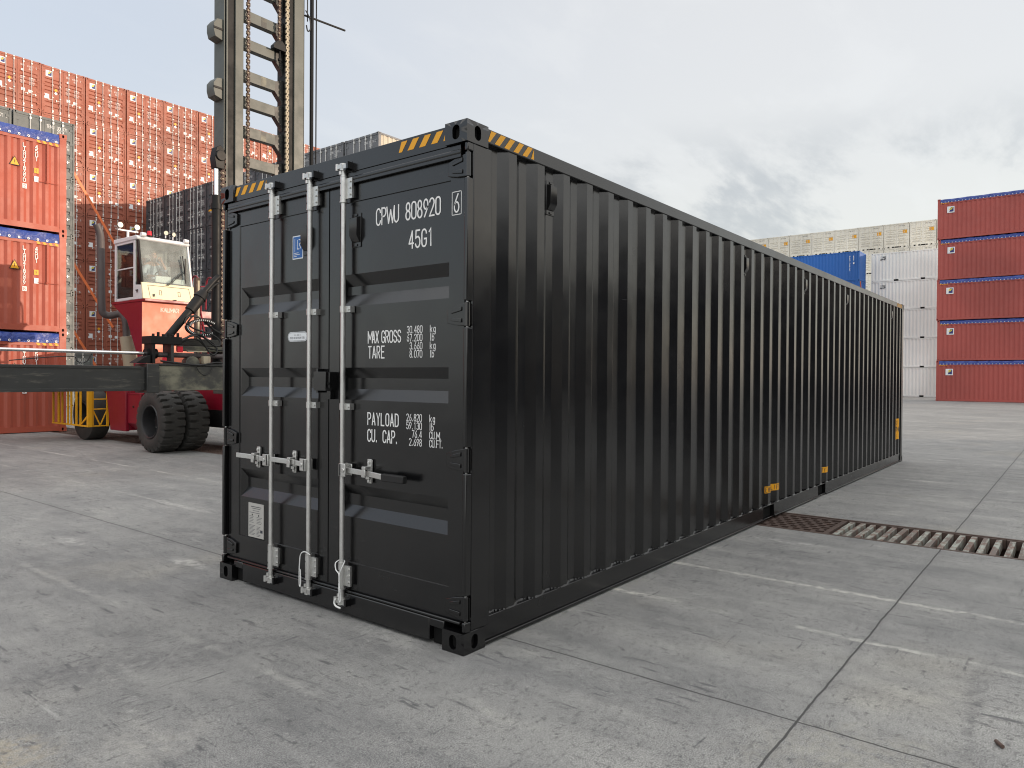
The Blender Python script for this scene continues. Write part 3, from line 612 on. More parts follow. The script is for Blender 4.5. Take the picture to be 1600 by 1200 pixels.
# lock rods
def lock_rod(yr, d, hand):
    XR = .006; z_ = MB(); m = 'zinc'; mb = MB()
    mb.cyl((XR, yr, .12), (XR, yr, 2.79), .0160, m, 16)
    for zt in (2.672, .258):                                     # sleeve brackets with flange
        mb.cyl((XR, yr, zt-.075), (XR, yr, zt+.075), .0220, m, 16); mb.cyl((XR, yr, zt-.084), (XR, yr, zt-.076), .0245, m, 16); mb.cyl((XR, yr, zt+.076), (XR, yr, zt+.084), .0215, m, 16)
        mb.box((XR+.004, yr-.074, zt-.060), (XR+.016, yr-.015, zt+.066), m); mb.box((XR+.016, yr-.052, zt-.050), (XD-.0005, yr-.015, zt+.055), m)
        for dz in (-.036, .005, .044): mb.cyl((XR-.004, yr-.058, zt+dz), (XR+.004, yr-.058, zt+dz), .0075, m, 8)
        for dz in (-.04, .035): mb.cyl((XR-.0226, yr+.006, zt+dz), (XR-.0205, yr+.006, zt+dz), .004, 'void', 8)
    for zt in (1.925, 1.318):
        mb.cyl((XR, yr, zt-.020), (XR, yr, zt+.020), .0200, m, 14); mb.box((XR+.004, yr-.064, zt-.019), (XD-.0005, yr-.014, zt+.019), m)
        mb.cyl((XR-.002, yr-.048, zt), (XR+.004, yr-.048, zt), .007, m, 8)
    rod = mb.build('lock_rod', DR[d], smooth=35)
    for zt, s in ((2.808, 1), (.100, -1)):                        # cams and their keepers
        mb = MB()
        mb.cyl((XR, yr, zt-.022), (XR, yr, zt+.022), .026, m, 12); mb.box((XR-.022, yr-.052, zt-.016), (XR+.012, yr-.006, zt+.012), m); mb.box((XR-.026, yr-.012, zt-.010), (XR-.010, yr+.048, zt+.016), m)
        mb.cyl((XR-.018, yr+.040, zt-.018), (XR-.018, yr+.040, zt+.022), .011, m, 10)
        mb.box((XR+.008, yr-.074, zt-.028), (.0158, yr+.058, zt+.030), B); mb.box((XR-.030, yr-.074, zt-.020), (XR+.008, yr-.056, zt+.022), B); mb.box((XR-.028, yr-.056, zt-.026), (XR+.006, yr-.030, zt-.016), B)
        mb.cyl((XR-.012, yr+.012, zt-s*.026), (XR-.012, yr+.012, zt-s*.046), .013, m, 10)
        mb.build('locking_cam', DR[d], smooth=35)
    # handle with its hub and retainer
    mb = MB(); z0 = .925; g = 1 if hand > 0 else -1
    mb.box((XR-.030, min(yr, yr+g*.062), z0-.040), (XR-.022, max(yr, yr+g*.062), z0+.040), m); mb.box((XR+.022, min(yr, yr+g*.062), z0-.036), (XR+.030, max(yr, yr+g*.062), z0+.036), m)
    mb.box((XR-.030, min(yr+g*.004, yr+g*.022), z0-.039), (XR+.030, max(yr+g*.004, yr+g*.022), z0+.039), m)
    mb.cyl((XR-.036, yr+g*.044, z0), (XR-.029, yr+g*.044, z0), .013, m, 10)
    if hand > 0: bar = [(.04, -.004), (.13, -.004), (.165, .008), (.20, -.004), (.25, -.010), (.38, -.030)]
    else: bar = [(.04, 0), (.20, .0), (.25, .0), (.30, -.008), (.36, -.016), (.40, -.018)]
    for (a, da), (b, db) in zip(bar, bar[1:]):
        ya, yb = yr+g*a, yr+g*b; za = .017
        dz0 = .012*(a-.04)/.34 if hand > 0 else -.012*(a/.4); dz1 = .012*(b-.04)/.34 if hand > 0 else -.012*(b/.4)
        mb.raw([(XR+da-.007, ya, z0+dz0-za), (XR+da+.005, ya, z0+dz0-za), (XR+da+.005, ya, z0+dz0+za), (XR+da-.007, ya, z0+dz0+za), (XR+db-.007, yb, z0+dz1-za), (XR+db+.005, yb, z0+dz1-za), (XR+db+.005, yb, z0+dz1+za), (XR+db-.007, yb, z0+dz1+za)],
               [(0, 1, 2, 3), (7, 6, 5, 4), (0, 1, 5, 4), (1, 2, 6, 5), (2, 3, 7, 6), (3, 0, 4, 7)], m)
    hd = mb.build('handle', DR[d], bevel=.003)
    if hand < 0:
        mb = MB(); mb.box((XR-.040, yr-.585, z0-.034), (XR-.004, yr-.398, z0+.010), 'rubber'); mb.build('grip', hd if False else DR[d], bevel=.006)
    mb = MB(); yk = yr+g*(.195 if hand > 0 else .225)
    mb.box((.030, yk-.018, z0-.070), (.0395, yk+.018, z0+.078), m); mb.box((.0395, yk-.016, z0-.066), (XD-.0005, yk+.016, z0+.074), m)
    mb.box((XR-.024, yk-.016, z0+.018), (XR+.0235, yk+.016, z0+.036), m); mb.box((XR-.026, yk-.016, z0-.030), (XR-.018, yk+.016, z0+.0178), m)
    mb.box((XR+.008, yk-.016, z0-.045), (XR+.0235, yk+.016, z0-.026), m)
    for dz in (.058, -.054): mb.cyl((.020, yk, z0+dz), (.031, yk, z0+dz), .010, m, 10)
    mb.build('handle_retainer', DR[d], bevel=.003)
lock_rod(1.795, 'left', 1); lock_rod(1.372, 'left', 1); lock_rod(1.032, 'right', -1)
# lock box across the two leaves
mb = MB(); mb.box((-.035, 1.150, 1.415), (.0445, 1.272, 1.535), B); mb.box((.0, 1.274, 1.40), (.0445, 1.292, 1.555), B); mb.box((-.022, 1.128, 1.43), (.0445, 1.1495, 1.53), B); mb.box((.01, 1.16, 1.36), (.0445, 1.195, 1.414), B)
mb.cyl((-.024, 1.138, 1.46), (-.0215, 1.138, 1.46), .011, 'void', 10); mb.build('lock_box', DR['right'], bevel=.005)
# seal cords on two rods
XR = .006
mb = MB(); y_ = 1.372
mb.tube([(XR-.02, y_-.045, .345), (XR-.035, y_-.01, .362), (XR-.035, y_+.035, .340), (XR-.034, y_+.050, .27), (XR-.034, y_+.052, .19), (XR-.034, y_+.050, .135), (XR-.034, y_+.040, .128), (XR-.034, y_+.036, .16), (XR-.034, y_+.040, .24)], .0036, 'cord', 7)
mb.build('seal_cord', DR['left'], smooth=60)
mb = MB(); y_ = 1.032
mb.tube([(XR+.01, y_+.032, .350), (XR-.02, y_+.036, .335), (XR-.034, y_+.016, .300), (XR-.036, y_-.018, .272), (XR-.036, y_-.018, .20), (XR-.036, y_-.020, .12), (XR-.036, y_-.030, .105), (XR-.036, y_-.034, .13), (XR-.036, y_-.025, .20), (XR-.036, y_-.022, .272), (XR-.030, y_-.036, .315), (XR-.01, y_-.034, .345), (XR+.006, y_-.02, .352)], .0036, 'cord', 7)
mb.tube([(XR-.034, y_+.02, .115), (XR-.036, y_+.028, .09), (XR-.036, y_+.01, .072), (XR-.034, y_-.03, .066)], .006, 'cord', 7)
mb.build('seal_cord', DR['right'], smooth=60)
# lettering on the doors
XP = XD+.006-.0012
def dtext(mb, s, yl, z, h, **k): text(mb, s, (k.pop('x', XP), yl, z), (0, -1, 0), (0, 0, 1), h, k.pop('m', 'white_letter'), **k)
mb = MB()
dtext(mb, 'CPWU 808920', .775, 2.424, .098, adv=.495, cw=.36, sw=.10)
bx0, bx1, bz0, bz1 = .148, .074, 2.402, 2.528
XF = XD-.0012
for a in ([(.146, bz0), (.146, bz1)], [(.078, bz0), (.078, bz1)], [(.146, bz0), (.078, bz0)], [(.146, bz1), (.078, bz1)]):
    ribbon(mb, a, 0, .004, lambda q: Vector((XF, q.x, q.y)), 'white_letter')
dtext(mb, '6', .130, 2.416, .098, x=XF-.0004)
dtext(mb, '45G1', .490, 2.255, .098, adv=.53, sw=.10)
H1, H2 = .072, .0375
dtext(mb, 'MAX', .845, 1.712, .070, adv=.435, cw=.33, sw=.112); dtext(mb, 'GROSS', .722, 1.712, .070, adv=.50, cw=.36, sw=.112); dtext(mb, 'TARE', .842, 1.620, .070, adv=.56, sw=.112)
for i, (a, b) in enumerate((('30.480', 'kg'), ('67.200', 'lb'), ('3.660', 'kg'), ('8.070', 'lb'))):
    zz_ = 1.762-i*.0475; dtext(mb, a, .372, zz_, .040, align='r', adv=.585, sw=.108, cw=.42); dtext(mb, b, .315, zz_, .040, adv=.62, sw=.108, cw=.42)
dtext(mb, 'PAYLOAD', .845, 1.212, .072, adv=.565, sw=.112); dtext(mb, 'CU. CAP.', .845, 1.110, .072, adv=.53, sw=.112)
for i, (a, b) in enumerate((('26.820', 'kg'), ('59.130', 'lb'), ('76.4', 'CU.M.'), ('2.698', 'CU.FT.'))):
    zz_ = 1.250-i*.0475; dtext(mb, a, .372, zz_, .040, align='r', adv=.585, sw=.108, cw=.42); dtext(mb, b, .315, zz_, .040, adv=.52 if i > 1 else .62, sw=.108, cw=.40)
mb.build('lettering', DR['right'])
# classification sticker, oval sticker, data plate on the other leaf
mb = MB(); X0 = XP
mb.box((X0-.0006, 1.505, 2.295), (X0+.0008, 1.620, 2.452), 'white_sticker'); mb.box((X0-.0014, 1.512, 2.302), (X0-.0006, 1.613, 2.445), 'blue_sticker')
xl = X0-.0018
for a in ([(1.566, 2.422), (1.566, 2.362), (1.545, 2.362)], [(1.550, 2.424), (1.536, 2.424), (1.530, 2.412), (1.536, 2.396), (1.546, 2.394), (1.528, 2.364)]): ribbon(mb, a, 0, .005, lambda q: Vector((xl, q.x, q.y)), 'white_letter')
ribbon(mb, [(1.594, 2.43), (1.594, 2.345)], 0, .004, lambda q: Vector((xl, q.x, q.y)), 'white_letter')
for i, w in enumerate((.05, .065, .03)): ribbon(mb, [(1.604, 2.336-i*.011), (1.604-w, 2.336-i*.011)], 0, .0035, lambda q: Vector((xl, q.x, q.y)), 'white_letter')
mb.build('class_sticker', DR['left'])
mb = MB(); yc, zc, rr, hw = 1.562, 1.772, .032, .108
def oval(k): return [(yc+(hw-k)*0+s*(hw-rr)+(rr-k)*math.cos(R(a)), zc+(rr-k)*math.sin(R(a))) for s, a0 in ((1, -90), (-1, 90)) for a in range(a0, a0+181, 15)]
mb.prism(oval(0), 0, X0-.0006, X0+.0008, 'white_sticker'); ribbon(mb, oval(.005), 1, .002, lambda q: Vector((X0-.0012, q.x, q.y)), 'dark_letter')
dtext(mb, 'THIS DOOR IS', yc, zc+.006, .009, m='dark_letter', align='c', x=X0-.0012, adv=.7, cw=.5); dtext(mb, 'CORTEN or EQUIVALENT STEEL'.upper(), yc, zc-.014, .012, m='dark_letter', align='c', x=X0-.0012, adv=.54, cw=.42)
mb.build('oval_sticker', DR['left'])
mb = MB(); mb.box((X0-.004, 1.945, .345), (X0+.0008, 2.135, .590), 'plate'); xq = X0-.0046
def bar_(y0, y1, z, w=.003): ribbon(mb, [(y0, z), (y1, z)], 0, w, lambda q: Vector((xq, q.x, q.y)), 'dark_letter')
bar_(2.10, 1.975, .565, .0045); bar_(2.09, 1.985, .553, .0035); bar_(2.08, 2.0, .537, .0025); bar_(2.12, 1.99, .522, .003)
for i in range(5): bar_(2.12, 2.07+.006*(i % 2), .495-i*.011, .0025); bar_(2.03, 1.965+.01*(i % 3), .492-i*.011, .0025)
for i in range(8): bar_(2.122, 2.05+.012*(i % 3), .430-i*.0095, .0025); bar_(2.03, 1.985+.012*(i % 2), .425-i*.0095, .0025)
for y_ in (2.085, 2.005): mb.cyl((xq-.001, y_, .506), (xq, y_, .506), .006, 'void', 10)
mb.box((xq-.0003, 1.958, .385), (xq+.0004, 1.985, .405), 'dark_letter')
mb.build('data_plate', DR['left'])
# hazard stripes at the top corners
def stripes(x, y0, y1, z0, z1, n, sl, Um=None):
    """slanted yellow parallelograms between y0 > y1"""
    mb = MB()
    p = (y0-y1)/n
    for i in range(n+1):
        a = y0-i*p+sl*.5; w = p*.52
        q = [(a, z0), (a-w, z0), (a-w-sl, z1), (a-sl, z1)]
        q = [(min(max(u, y1), y0), v) for u, v in q]
        if abs(q[0][0]-q[1][0])+abs(q[2][0]-q[3][0]) < .006: continue
        mb.face([Um(u, v) if Um else (x, u, v) for u, v in q], 'yellow')
    mb.build('hazard_stripes', hero)
stripes(.0148, .545, .166, 2.812, 2.872, 4, .045); stripes(.0148, HW-.166, 1.880, 2.812, 2.872, 4, .045)
stripes(0, -.18, -.610, 2.818, 2.882, 5, .055, lambda u, v: (-u, .0045, v)); stripes(0, HL-.178, HL-.60, 2.818, 2.882, 5, .055, lambda u, v: (u, .0045, v))
# yellow stickers on the side follow the corrugation
def ysurf(x, e=0.): return YO+DP*depth_at(x)-.0015-e
def strip(mb, x0, x1, z0, z1):
    xs = [x0]+[p[0] for p in prof if x0 < p[0] < x1]+[x1]; n = len(xs)
    mb.raw([(x_, ysurf(x_), z0) for x_ in xs]+[(x_, ysurf(x_), z1) for x_ in xs], [(i, i+1, n+i+1, n+i) for i in range(n-1)], 'yellow')
for xc in (5.02, 7.10):
    mb = MB(); strip(mb, xc-.20, xc+.20, .290, .362)
    text(mb, 'EMPTY LIFT', (0, 0, 0), (1, 0, 0), (0, 0, 1), .048, 'dark_letter', cw=.5, adv=.77, sw=.13, align='c', warp=lambda a, b, e, xc=xc: Vector((xc+a, ysurf(xc+a, .0012+e), .302+b)))
    mb.build('yellow_sticker', hero)
mb = MB(); strip(mb, 11.60, 11.90, .43, .80)
for i, s in enumerate(('CAU', 'TION', "9'6")): text(mb, s, (0, 0, 0), (1, 0, 0), (0, 0, 1), .075, 'dark_letter', cw=.6, adv=.95, sw=.14, align='c', warp=lambda a, b, e, i=i: Vector((11.75+a, ysurf(11.75+a, .0012+e), .69-i*.115+b)))
mb.build('yellow_sticker', hero)

# ------------------------------------------------------------------ stacked containers
def decal_boxes(mb, W_, x, items):
    """items: (u0, u1, z0, z1, material) on the door plane x, u counted from the viewer's left"""
    for i, (u0, u1, z0, z1, m) in enumerate(items): mb.face([(x-.0012*(i % 5), W_-u0, z0), (x-.0012*(i % 5), W_-u1, z0), (x-.0012*(i % 5), W_-u1, z1), (x-.0012*(i % 5), W_-u0, z1)], m)
def logo(mb, P, s):
    """white square with a dark blue field and a yellow pennant; P(u, v, layer) -> point"""
    q = lambda pts, l, m: mb.face([P(u*s, v*s, l) for u, v in pts], m)
    q([(0, 0), (1, 0), (1, 1), (0, 1)], 0, 'white_sticker'); q([(.14, .14), (.88, .14), (.88, .88), (.14, .88)], 1, 'navy')
    q([(.14, .14), (.30, .14), (.50, .88), (.14, .88)], 2, 'white_sticker')
    q([(.28, .42), (.62, .50), (.80, .80), (.34, .76), (.32, .66), (.62, .68), (.56, .60), (.28, .54)], 3, 'lemon')
CACHE = {}
def base_container(m, Lc, H, tarp=False, sidemat=None, pockets=(), door_pocket=False, rear_detail=True, per=.2803, first=.44):
    """frame, sides, rear, roof; door end faces -X, local y runs to the viewer's left. Returns the root"""
    root = empty('shipping_container')
    Wc = 2.438
    mb = MB()
    for sx, x0 in ((1, 0), (-1, Lc)):
        for sy, y0 in ((1, 0), (-1, Wc)):
            for z0, top in ((0, False), (H-.118, True)): casting(mb, x0, y0, z0, sx, sy, top, m)
            a, b = sorted((y0+sy*.006, y0+sy*.09)); xa, xb = sorted((x0+sx*.01, x0+sx*.17)); mb.box((xa, a, .118), (xb, b, H-.118), m)
    for sx, x0 in ((1, 0), (-1, Lc)):
        xa, xb = sorted((x0+sx*.016, x0+sx*.08)); mb.box((xa, .163, H-.115), (xb, Wc-.163, H-.008), m)
        if sx > 0 and door_pocket:
            mb.box((xa, .163, .155), (xb, Wc-.163, .20), m); mb.box((xa, .163, .0), (xb, Wc-.163, .022), m)
            for u0, u1 in ((.163, .36), (.56, .78), (1.66, 1.88), (2.08, Wc-.163)): mb.box((xa, u0, .0225), (xb, u1, .1545), m)
            mb.box((xb+.006, .163, .01), (xb+.1, Wc-.163, .16), 'void')
        else: mb.box((xa, .163, .02), (xb, Wc-.163, .150), m)
    for y0, s in ((0, 1), (Wc, -1)):
        a, b = sorted((y0+s*.004, y0+s*.06))
        if tarp: mb.box((.178, a, H-.36), (Lc-.178, b, H-.27), m)
        else: mb.box((.178, a, H-.09), (Lc-.178, b, H-.008), m)
        xs = (.178,)+tuple(pockets)+(Lc-.178,)
        for i in range(0, len(xs), 2): mb.box((xs[i], a, .018), (xs[i+1], b, .16), m)
        for i in range(1, len(xs)-1, 2):
            c0, c1 = sorted((y0+s*.061, y0+s*.4)); mb.box((xs[i], c0, .018), (xs[i+1], c1, .15), 'void')
    mb.build('frame', root)
    zt = H-.28 if tarp else H-.08
    pf, _ = corr(.17, Lc-.17, first, per)
    for y0, s in ((0, 1), (Wc, -1)):
        mb = MB(); n = len(pf)
        mb.raw([(x_, y0+s*(.012+.036*d), .155) for x_, d in pf]+[(x_, y0+s*(.012+.036*d), zt) for x_, d in pf], [(i, i+1, n+i+1, n+i) for i in range(n-1)], sidemat or m); mb.build('side_panel', root)
    mb = MB(); pr, _ = corr(.09, Wc-.09, .3); n = len(pr)
    mb.raw([(Lc-.02-.045*d, y, .15) for y, d in pr]+[(Lc-.02-.045*d, y, H-.11) for y, d in pr], [(i, i+1, n+i+1, n+i) for i in range(n-1)], m); mb.build('end_panel', root)
    mb = MB()
    if not tarp:
        mb.box((.08, .05, H-.05), (Lc-.08, Wc-.05, H-.028), m); mb.build('roof', root)
    else:
        # loose cover hanging over both sides with a wavy hem, and a sagging top
        n = int(Lc/.11)
        rows = []
        for i in range(n+1):
            x_ = .185+(Lc-.37)*i/n; w = .010*math.sin(x_*9.3)+.012*math.sin(x_*23+1)+random.uniform(-.006, .006); sg = .025*math.sin(x_*4.2)
            rows.append([(x_, -.002-abs(w)*.6, H-.285+w*.6), (x_, -.010-w*1.4, H-.17), (x_, .012+w, H-.045+sg*.3), (x_, .25, H-.010+sg*.5), (x_, Wc/2, H+.015+sg*.4), (x_, Wc-.25, H-.010+sg*.5), (x_, Wc-.012-w, H-.045+sg*.3), (x_, Wc+.010+w*1.4, H-.17), (x_, Wc+.002+abs(w)*.6, H-.285+w*.6)])
        k = len(rows[0]); mb.raw([p for r_ in rows for p in r_], [(i*k+j, i*k+j+1, (i+1)*k+j+1, (i+1)*k+j) for i in range(n) for j in range(k-1)], 'tarp')
        tp = mb.build('tarpaulin', root, smooth=70)
        mb = MB(); k = 0
        for i in range(int((Lc-.4)/.21)):
            x_ = .26+i*.21
            for y_, s in ((-.024, -1), (Wc+.024, 1)):
                c = Vector((x_, y_, H-.245)); vs = []
                for rr in (.030, .014):
                    for j in range(8): vs.append(c+Vector((math.cos(j*math.pi/4)*rr, 0, math.sin(j*math.pi/4)*rr)))
                mb.raw(vs, [(j, (j+1) % 8, 8+(j+1) % 8, 8+j) for j in range(8)], 'white_letter')
        tag(mb.build('eyelets', tp), kind='stuff')
        mb = MB()
        for y_ in (-.0005, Wc+.0005):
            for x0 in (.19, Lc-.19-.55):
                for j in range(4):
                    a = x0+j*.14; mb.face([(a, y_, H-.352), (a+.07, y_, H-.352), (a+.11, y_, H-.282), (a+.04, y_, H-.282)], 'yellow')
        mb.build('hazard_stripes', root)
    return root
def add_doors(root, m, H, kind):
    """kind: troughs as fractions, rod positions and decals per style"""
    Wc = 2.438; hd = H-.115-.150; z0 = .155; zf = lambda f: z0+hd*f
    X0 = .036
    doors = []
    for i, (y0, y1) in enumerate(((.095, 1.214), (1.224, Wc-.095))):
        mb = MB(); tr = [(zf(a), zf(a)+.018, zf(b)-min(.05, (b-a)*hd*.5), zf(b)) for a, b in kind['tr']]
        door_leaf(mb, y0, y1, z0, H-.12, X0, m, tr, (.07, .07), (.10, .08), ty=(y0+.09, y1-.09), depth=.055, slant=.02)
        sgn, yh = ((1, .05), (-1, Wc-.05))[i]
        for h in (.10, .36, .63, .90):
            a, b = sorted((yh-sgn*.03, yh+sgn*.16)); mb.box((.018, a, zf(h)-.05), (.0355, b, zf(h)+.05), m)
        d = mb.build('door', root); doors.append(d)
        for yr in (kind['rods'][i]):
            mb = MB(); xr = -.002; mz = kind.get('rodmat', 'zinc_far')
            mb.cyl((xr, yr, .10), (xr, yr, H-.07), .016, mz, 8)
            for zt in (.20, H-.20): mb.box((xr-.02, yr-.045, zt-.05), (.034, yr+.022, zt+.05), mz)
            for zt in (H*.36, H*.62): mb.box((xr-.01, yr-.05, zt-.02), (.034, yr+.026, zt+.02), mz)
            for zt in (.09, H-.055): mb.box((xr-.026, yr-.035, zt-.022), (.018, yr+.035, zt+.022), mz)
            g = 1 if i else -1
            mb.box((xr-.03, min(yr, yr+g*.27), H*.30-.008), (xr-.015, max(yr, yr+g*.22), H*.30+.008), mz); mb.box((.0, yr+g*.2-.02, H*.30-.06), (.034, yr+g*.2+.02, H*.30+.06), mz)
            mb.build('lock_rod', d)
    mb = MB(); mb.box((.046, 1.2145, z0), (.07, 1.2235, H-.12), 'rubber'); mb.build('door_gasket', root)
    XS = .036+.006-.003
    for i, key in ((1, 'left'), (0, 'right')):
        if key not in kind: continue
        mb = MB()
        kind[key](mb, XS, zf)
        mb.build('markings', doors[i])
    return doors
def tx(mb, XS, s, u, z, h, m='white_letter', **k): text(mb, s, (XS, 2.438-u, z), (0, -1, 0), (0, 0, 1), h, m, **k)
def lines(mb, XS, u, z, ws, dz, h, m='white_letter'):
    for i, w in enumerate(ws): mb.face([(XS-.001, 2.438-u, z-i*dz), (XS-.001, 2.438-u-w, z-i*dz), (XS-.001, 2.438-u-w, z-i*dz+h), (XS-.001, 2.438-u, z-i*dz+h)], m)
def data_text(mb, XS, zf, u, f, n=2, h=.085):
    for i, (a, b) in enumerate((('MAX GR.', '32500 KG'), ('TARE', '3750 KG'), ('NET', '28750 KG'), ('CU.CAP.', '76.4 CU.M'))[:n]):
        tx(mb, XS, a, u, zf(f)-i*.115, h); tx(mb, XS, b, u+.45, zf(f)-i*.115, h)
# --- style: far red wall
def red_left(mb, XS, zf):
    logo(mb, lambda u, v, l: (XS-.0025*l, 2.438-.24-u, zf(.80)+v), .36)
    decal_boxes(mb, 2.438, XS, [(.17, .43, zf(.285), zf(.395), 'white_sticker')])
    for k, m in ((0, 'yellow'), (-.19, 'white_sticker')):
        c = (.80, zf(.52)+k); mb.face([(XS-.003, 2.438-c[0]-.10, c[1]), (XS-.003, 2.438-c[0], c[1]-.10), (XS-.003, 2.438-c[0]+.10, c[1]), (XS-.003, 2.438-c[0], c[1]+.10)], m)
def red_right(mb, XS, zf):
    tx(mb, XS, 'TRHU', 1.36, zf(.87), .10); tx(mb, XS, '418692', 1.73, zf(.87), .10); tx(mb, XS, '5', 2.18, zf(.87), .10); tx(mb, XS, '45G1', 1.80, zf(.81), .10)
    mb.cyl((XS-.002, 2.438-1.47, zf(.78)), (XS, 2.438-1.47, zf(.78)), .07, 'white_sticker', 12)
    for f in (.615, .52): data_text(mb, XS, zf, 1.36, f, 2, .075)
    for u0, z_ in ((1.40, .315), (1.78, .30)): decal_boxes(mb, 2.438, XS, [(u0, u0+.20, zf(z_), zf(z_)+.17, 'white_sticker')])
K_RED = dict(tr=((.03, .115), (.155, .225), (.44, .49), (.53, .58), (.62, .67), (.71, .755)), rods=((.50, .93), (1.42, 1.83)), left=red_left, right=red_right)
# --- style: charcoal
def blk_right(mb, XS, zf):
    tx(mb, XS, 'CPWU', 1.40, zf(.86), .12); tx(mb, XS, '301416 2', 1.74, zf(.86), .12); tx(mb, XS, '22G1', 1.74, zf(.79), .12)
    data_text(mb, XS, zf, 1.42, .60, 3, .085); data_text(mb, XS, zf, 1.42, .33, 3, .085)
def blk_left(mb, XS, zf): lines(mb, XS, .30, zf(.50), (.28,), .1, .025)
def blk_left_y(mb, XS, zf): lines(mb, XS, .14, zf(.30), (.42,), .1, .10, 'yellow')
def blk_right_y(mb, XS, zf): blk_right(mb, XS, zf); lines(mb, XS, 1.78, zf(.30), (.42,), .1, .10, 'yellow')
K_BLK = dict(tr=((.10, .19), (.36, .45), (.64, .73)), rods=((.52, .92), (1.36, 1.76)), left=blk_left, right=blk_right)
K_BLKY = dict(K_BLK, left=blk_left_y, right=blk_right_y)
def gry_right(mb, XS, zf):
    tx(mb, XS, 'TEMU', 1.30, zf(.86), .14); tx(mb, XS, '300971 6', 1.72, zf(.86), .14); tx(mb, XS, '25G2', 1.72, zf(.79), .14)
    data_text(mb, XS, zf, 1.42, .60, 3, .085)
K_GRY = dict(tr=((.10, .17), (.36, .43), (.62, .69)), rods=((.50, .90), (1.40, 1.80)), right=gry_right)
def crm_right(mb, XS, zf):
    lines(mb, XS, 1.50, zf(.86), (.55, .35), .15, .06, 'dark_letter') if False else tx(mb, XS, 'CPWU 640218', 1.42, zf(.90), .10, 'dark_letter')
    lines(mb, XS, 1.80, zf(.58), (.42,), .1, .34, 'yellow')
def crm_left(mb, XS, zf):
    for f in (.66, .48, .34, .16): lines(mb, XS, .25, zf(f), (.7,), .1, .03, 'muffler'); lines(mb, XS, 1.40, zf(f), (.7,), .1, .03, 'muffler')
K_CRM = dict(tr=((.08, .14), (.22, .28), (.40, .46), (.52, .58), (.70, .76)), rods=((.50, .95), (1.42, 1.86)), right=crm_right, left=crm_left, rodmat='cream_box')

ORD = ['first', 'second', 'third', 'fourth', 'fifth', 'sixth', 'seventh', 'eighth', 'ninth', 'tenth', 'eleventh', 'twelfth']
def place(proto, name_used, loc, rz, label, group):
    """first call moves the prototype itself, later ones copy the whole tree"""
    if not name_used: o = proto; name_used.append(1)
    else: o = copy_tree(proto)
    o.location = loc; o.rotation_euler = (0, 0, rz)
    return tag(o, label, 'container', group)
# far red wall: doors face -Y; viewer's left (local y = W) is at the smaller x
pr = base_container('red_wall', 12.192, 2.896); add_doors(pr, 'red_wall', 2.896, K_RED); index_kids(pr); used = []
random.seed(3)
for row in range(7):
    for k in range(-1, 9):
        if k >= 6 and row < 5: continue          # wholly behind the charcoal stack
        xl = 14.235+2.485*k
        place(pr, used, (xl+2.438+random.uniform(-.012, .012), 47.1+random.uniform(0, .05), 2.896*row), R(90),
              'red container of the far wall, %s row from the top, %s column from the left' % (ORD[6-row], ORD[k+1]), 'red containers of the far door wall')
# charcoal stack: doors face -X
pb = base_container('charcoal', 12.192, 2.591); add_doors(pb, 'charcoal', 2.591, K_BLK); index_kids(pb); used = []
py = base_container('charcoal', 12.192, 2.591); add_doors(py, 'charcoal', 2.591, K_BLKY); index_kids(py); usedy = []
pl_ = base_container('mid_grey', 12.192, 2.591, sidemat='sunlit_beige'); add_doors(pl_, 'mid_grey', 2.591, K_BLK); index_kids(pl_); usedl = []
for row in range(5):
    for k in range(9):
        y_ = 23.40+2.545*k; light = k <= 2
        yel = (row == 4 and k in (4, 5)) or (row == 3 and k in (4,))
        place(pl_ if light else py if yel else pb, usedl if light else usedy if yel else used, (20.0-.05*k*0+random.uniform(0, .04), y_, 2.591*row), 0,
              'charcoal container, %s row from the top, %s from the sunlit corner of its stack%s' % (ORD[4-row], ORD[k], '' ), 'charcoal containers stacked behind the forklift')
# light grey stack behind the orange-red one: doors face -Y
pg = base_container('greige', 6.058, 2.591, first=.3); add_doors(pg, 'greige', 2.591, K_GRY); index_kids(pg); used = []
for row in range(5):
    for k in range(2):
        place(pg, used, (11.02-2.50*k, 33.9, 2.591*row), R(90), 'pale grey container, %s row from the top, %s from the right of its stack' % (ORD[4-row], ORD[k]), 'grey containers behind the orange-red stack')
place(pg, used, (13.47, 38.0, 0), R(90), 'pale grey container on the ground, seen just above the grey spreader arm', 'grey containers behind the orange-red stack')
# cream wall: doors face -X
pc = base_container('cream_box', 12.192, 2.591, door_pocket=True); add_doors(pc, 'cream_box', 2.591, K_CRM); index_kids(pc); used = []
for row in (4, 5, 6):
    for k in range(9):
        if row == 4 and k not in (1, 2, 3, 4): continue
        y_ = 6.90+2.475*k
        place(pc, used, (83.3, y_+random.uniform(-.01, .01), 2.591*row), 0, 'cream container in the %s row of the cream wall, %s along from the red stack' % ('top' if row == 6 else 'second' if row == 5 else 'third', ORD[k]), 'cream containers in the distant wall')
def side_text_col(mb, s, x, y, z, h, sgn, m='white_letter', **k):
    """vertical column of upright letters on the side; sgn -1: side y=0, +1: side y=W"""
    text(mb, s, (x, y, z), (-sgn, 0, 0), (0, 0, 1), h, m, vertical=True, **k)
WC = 2.438
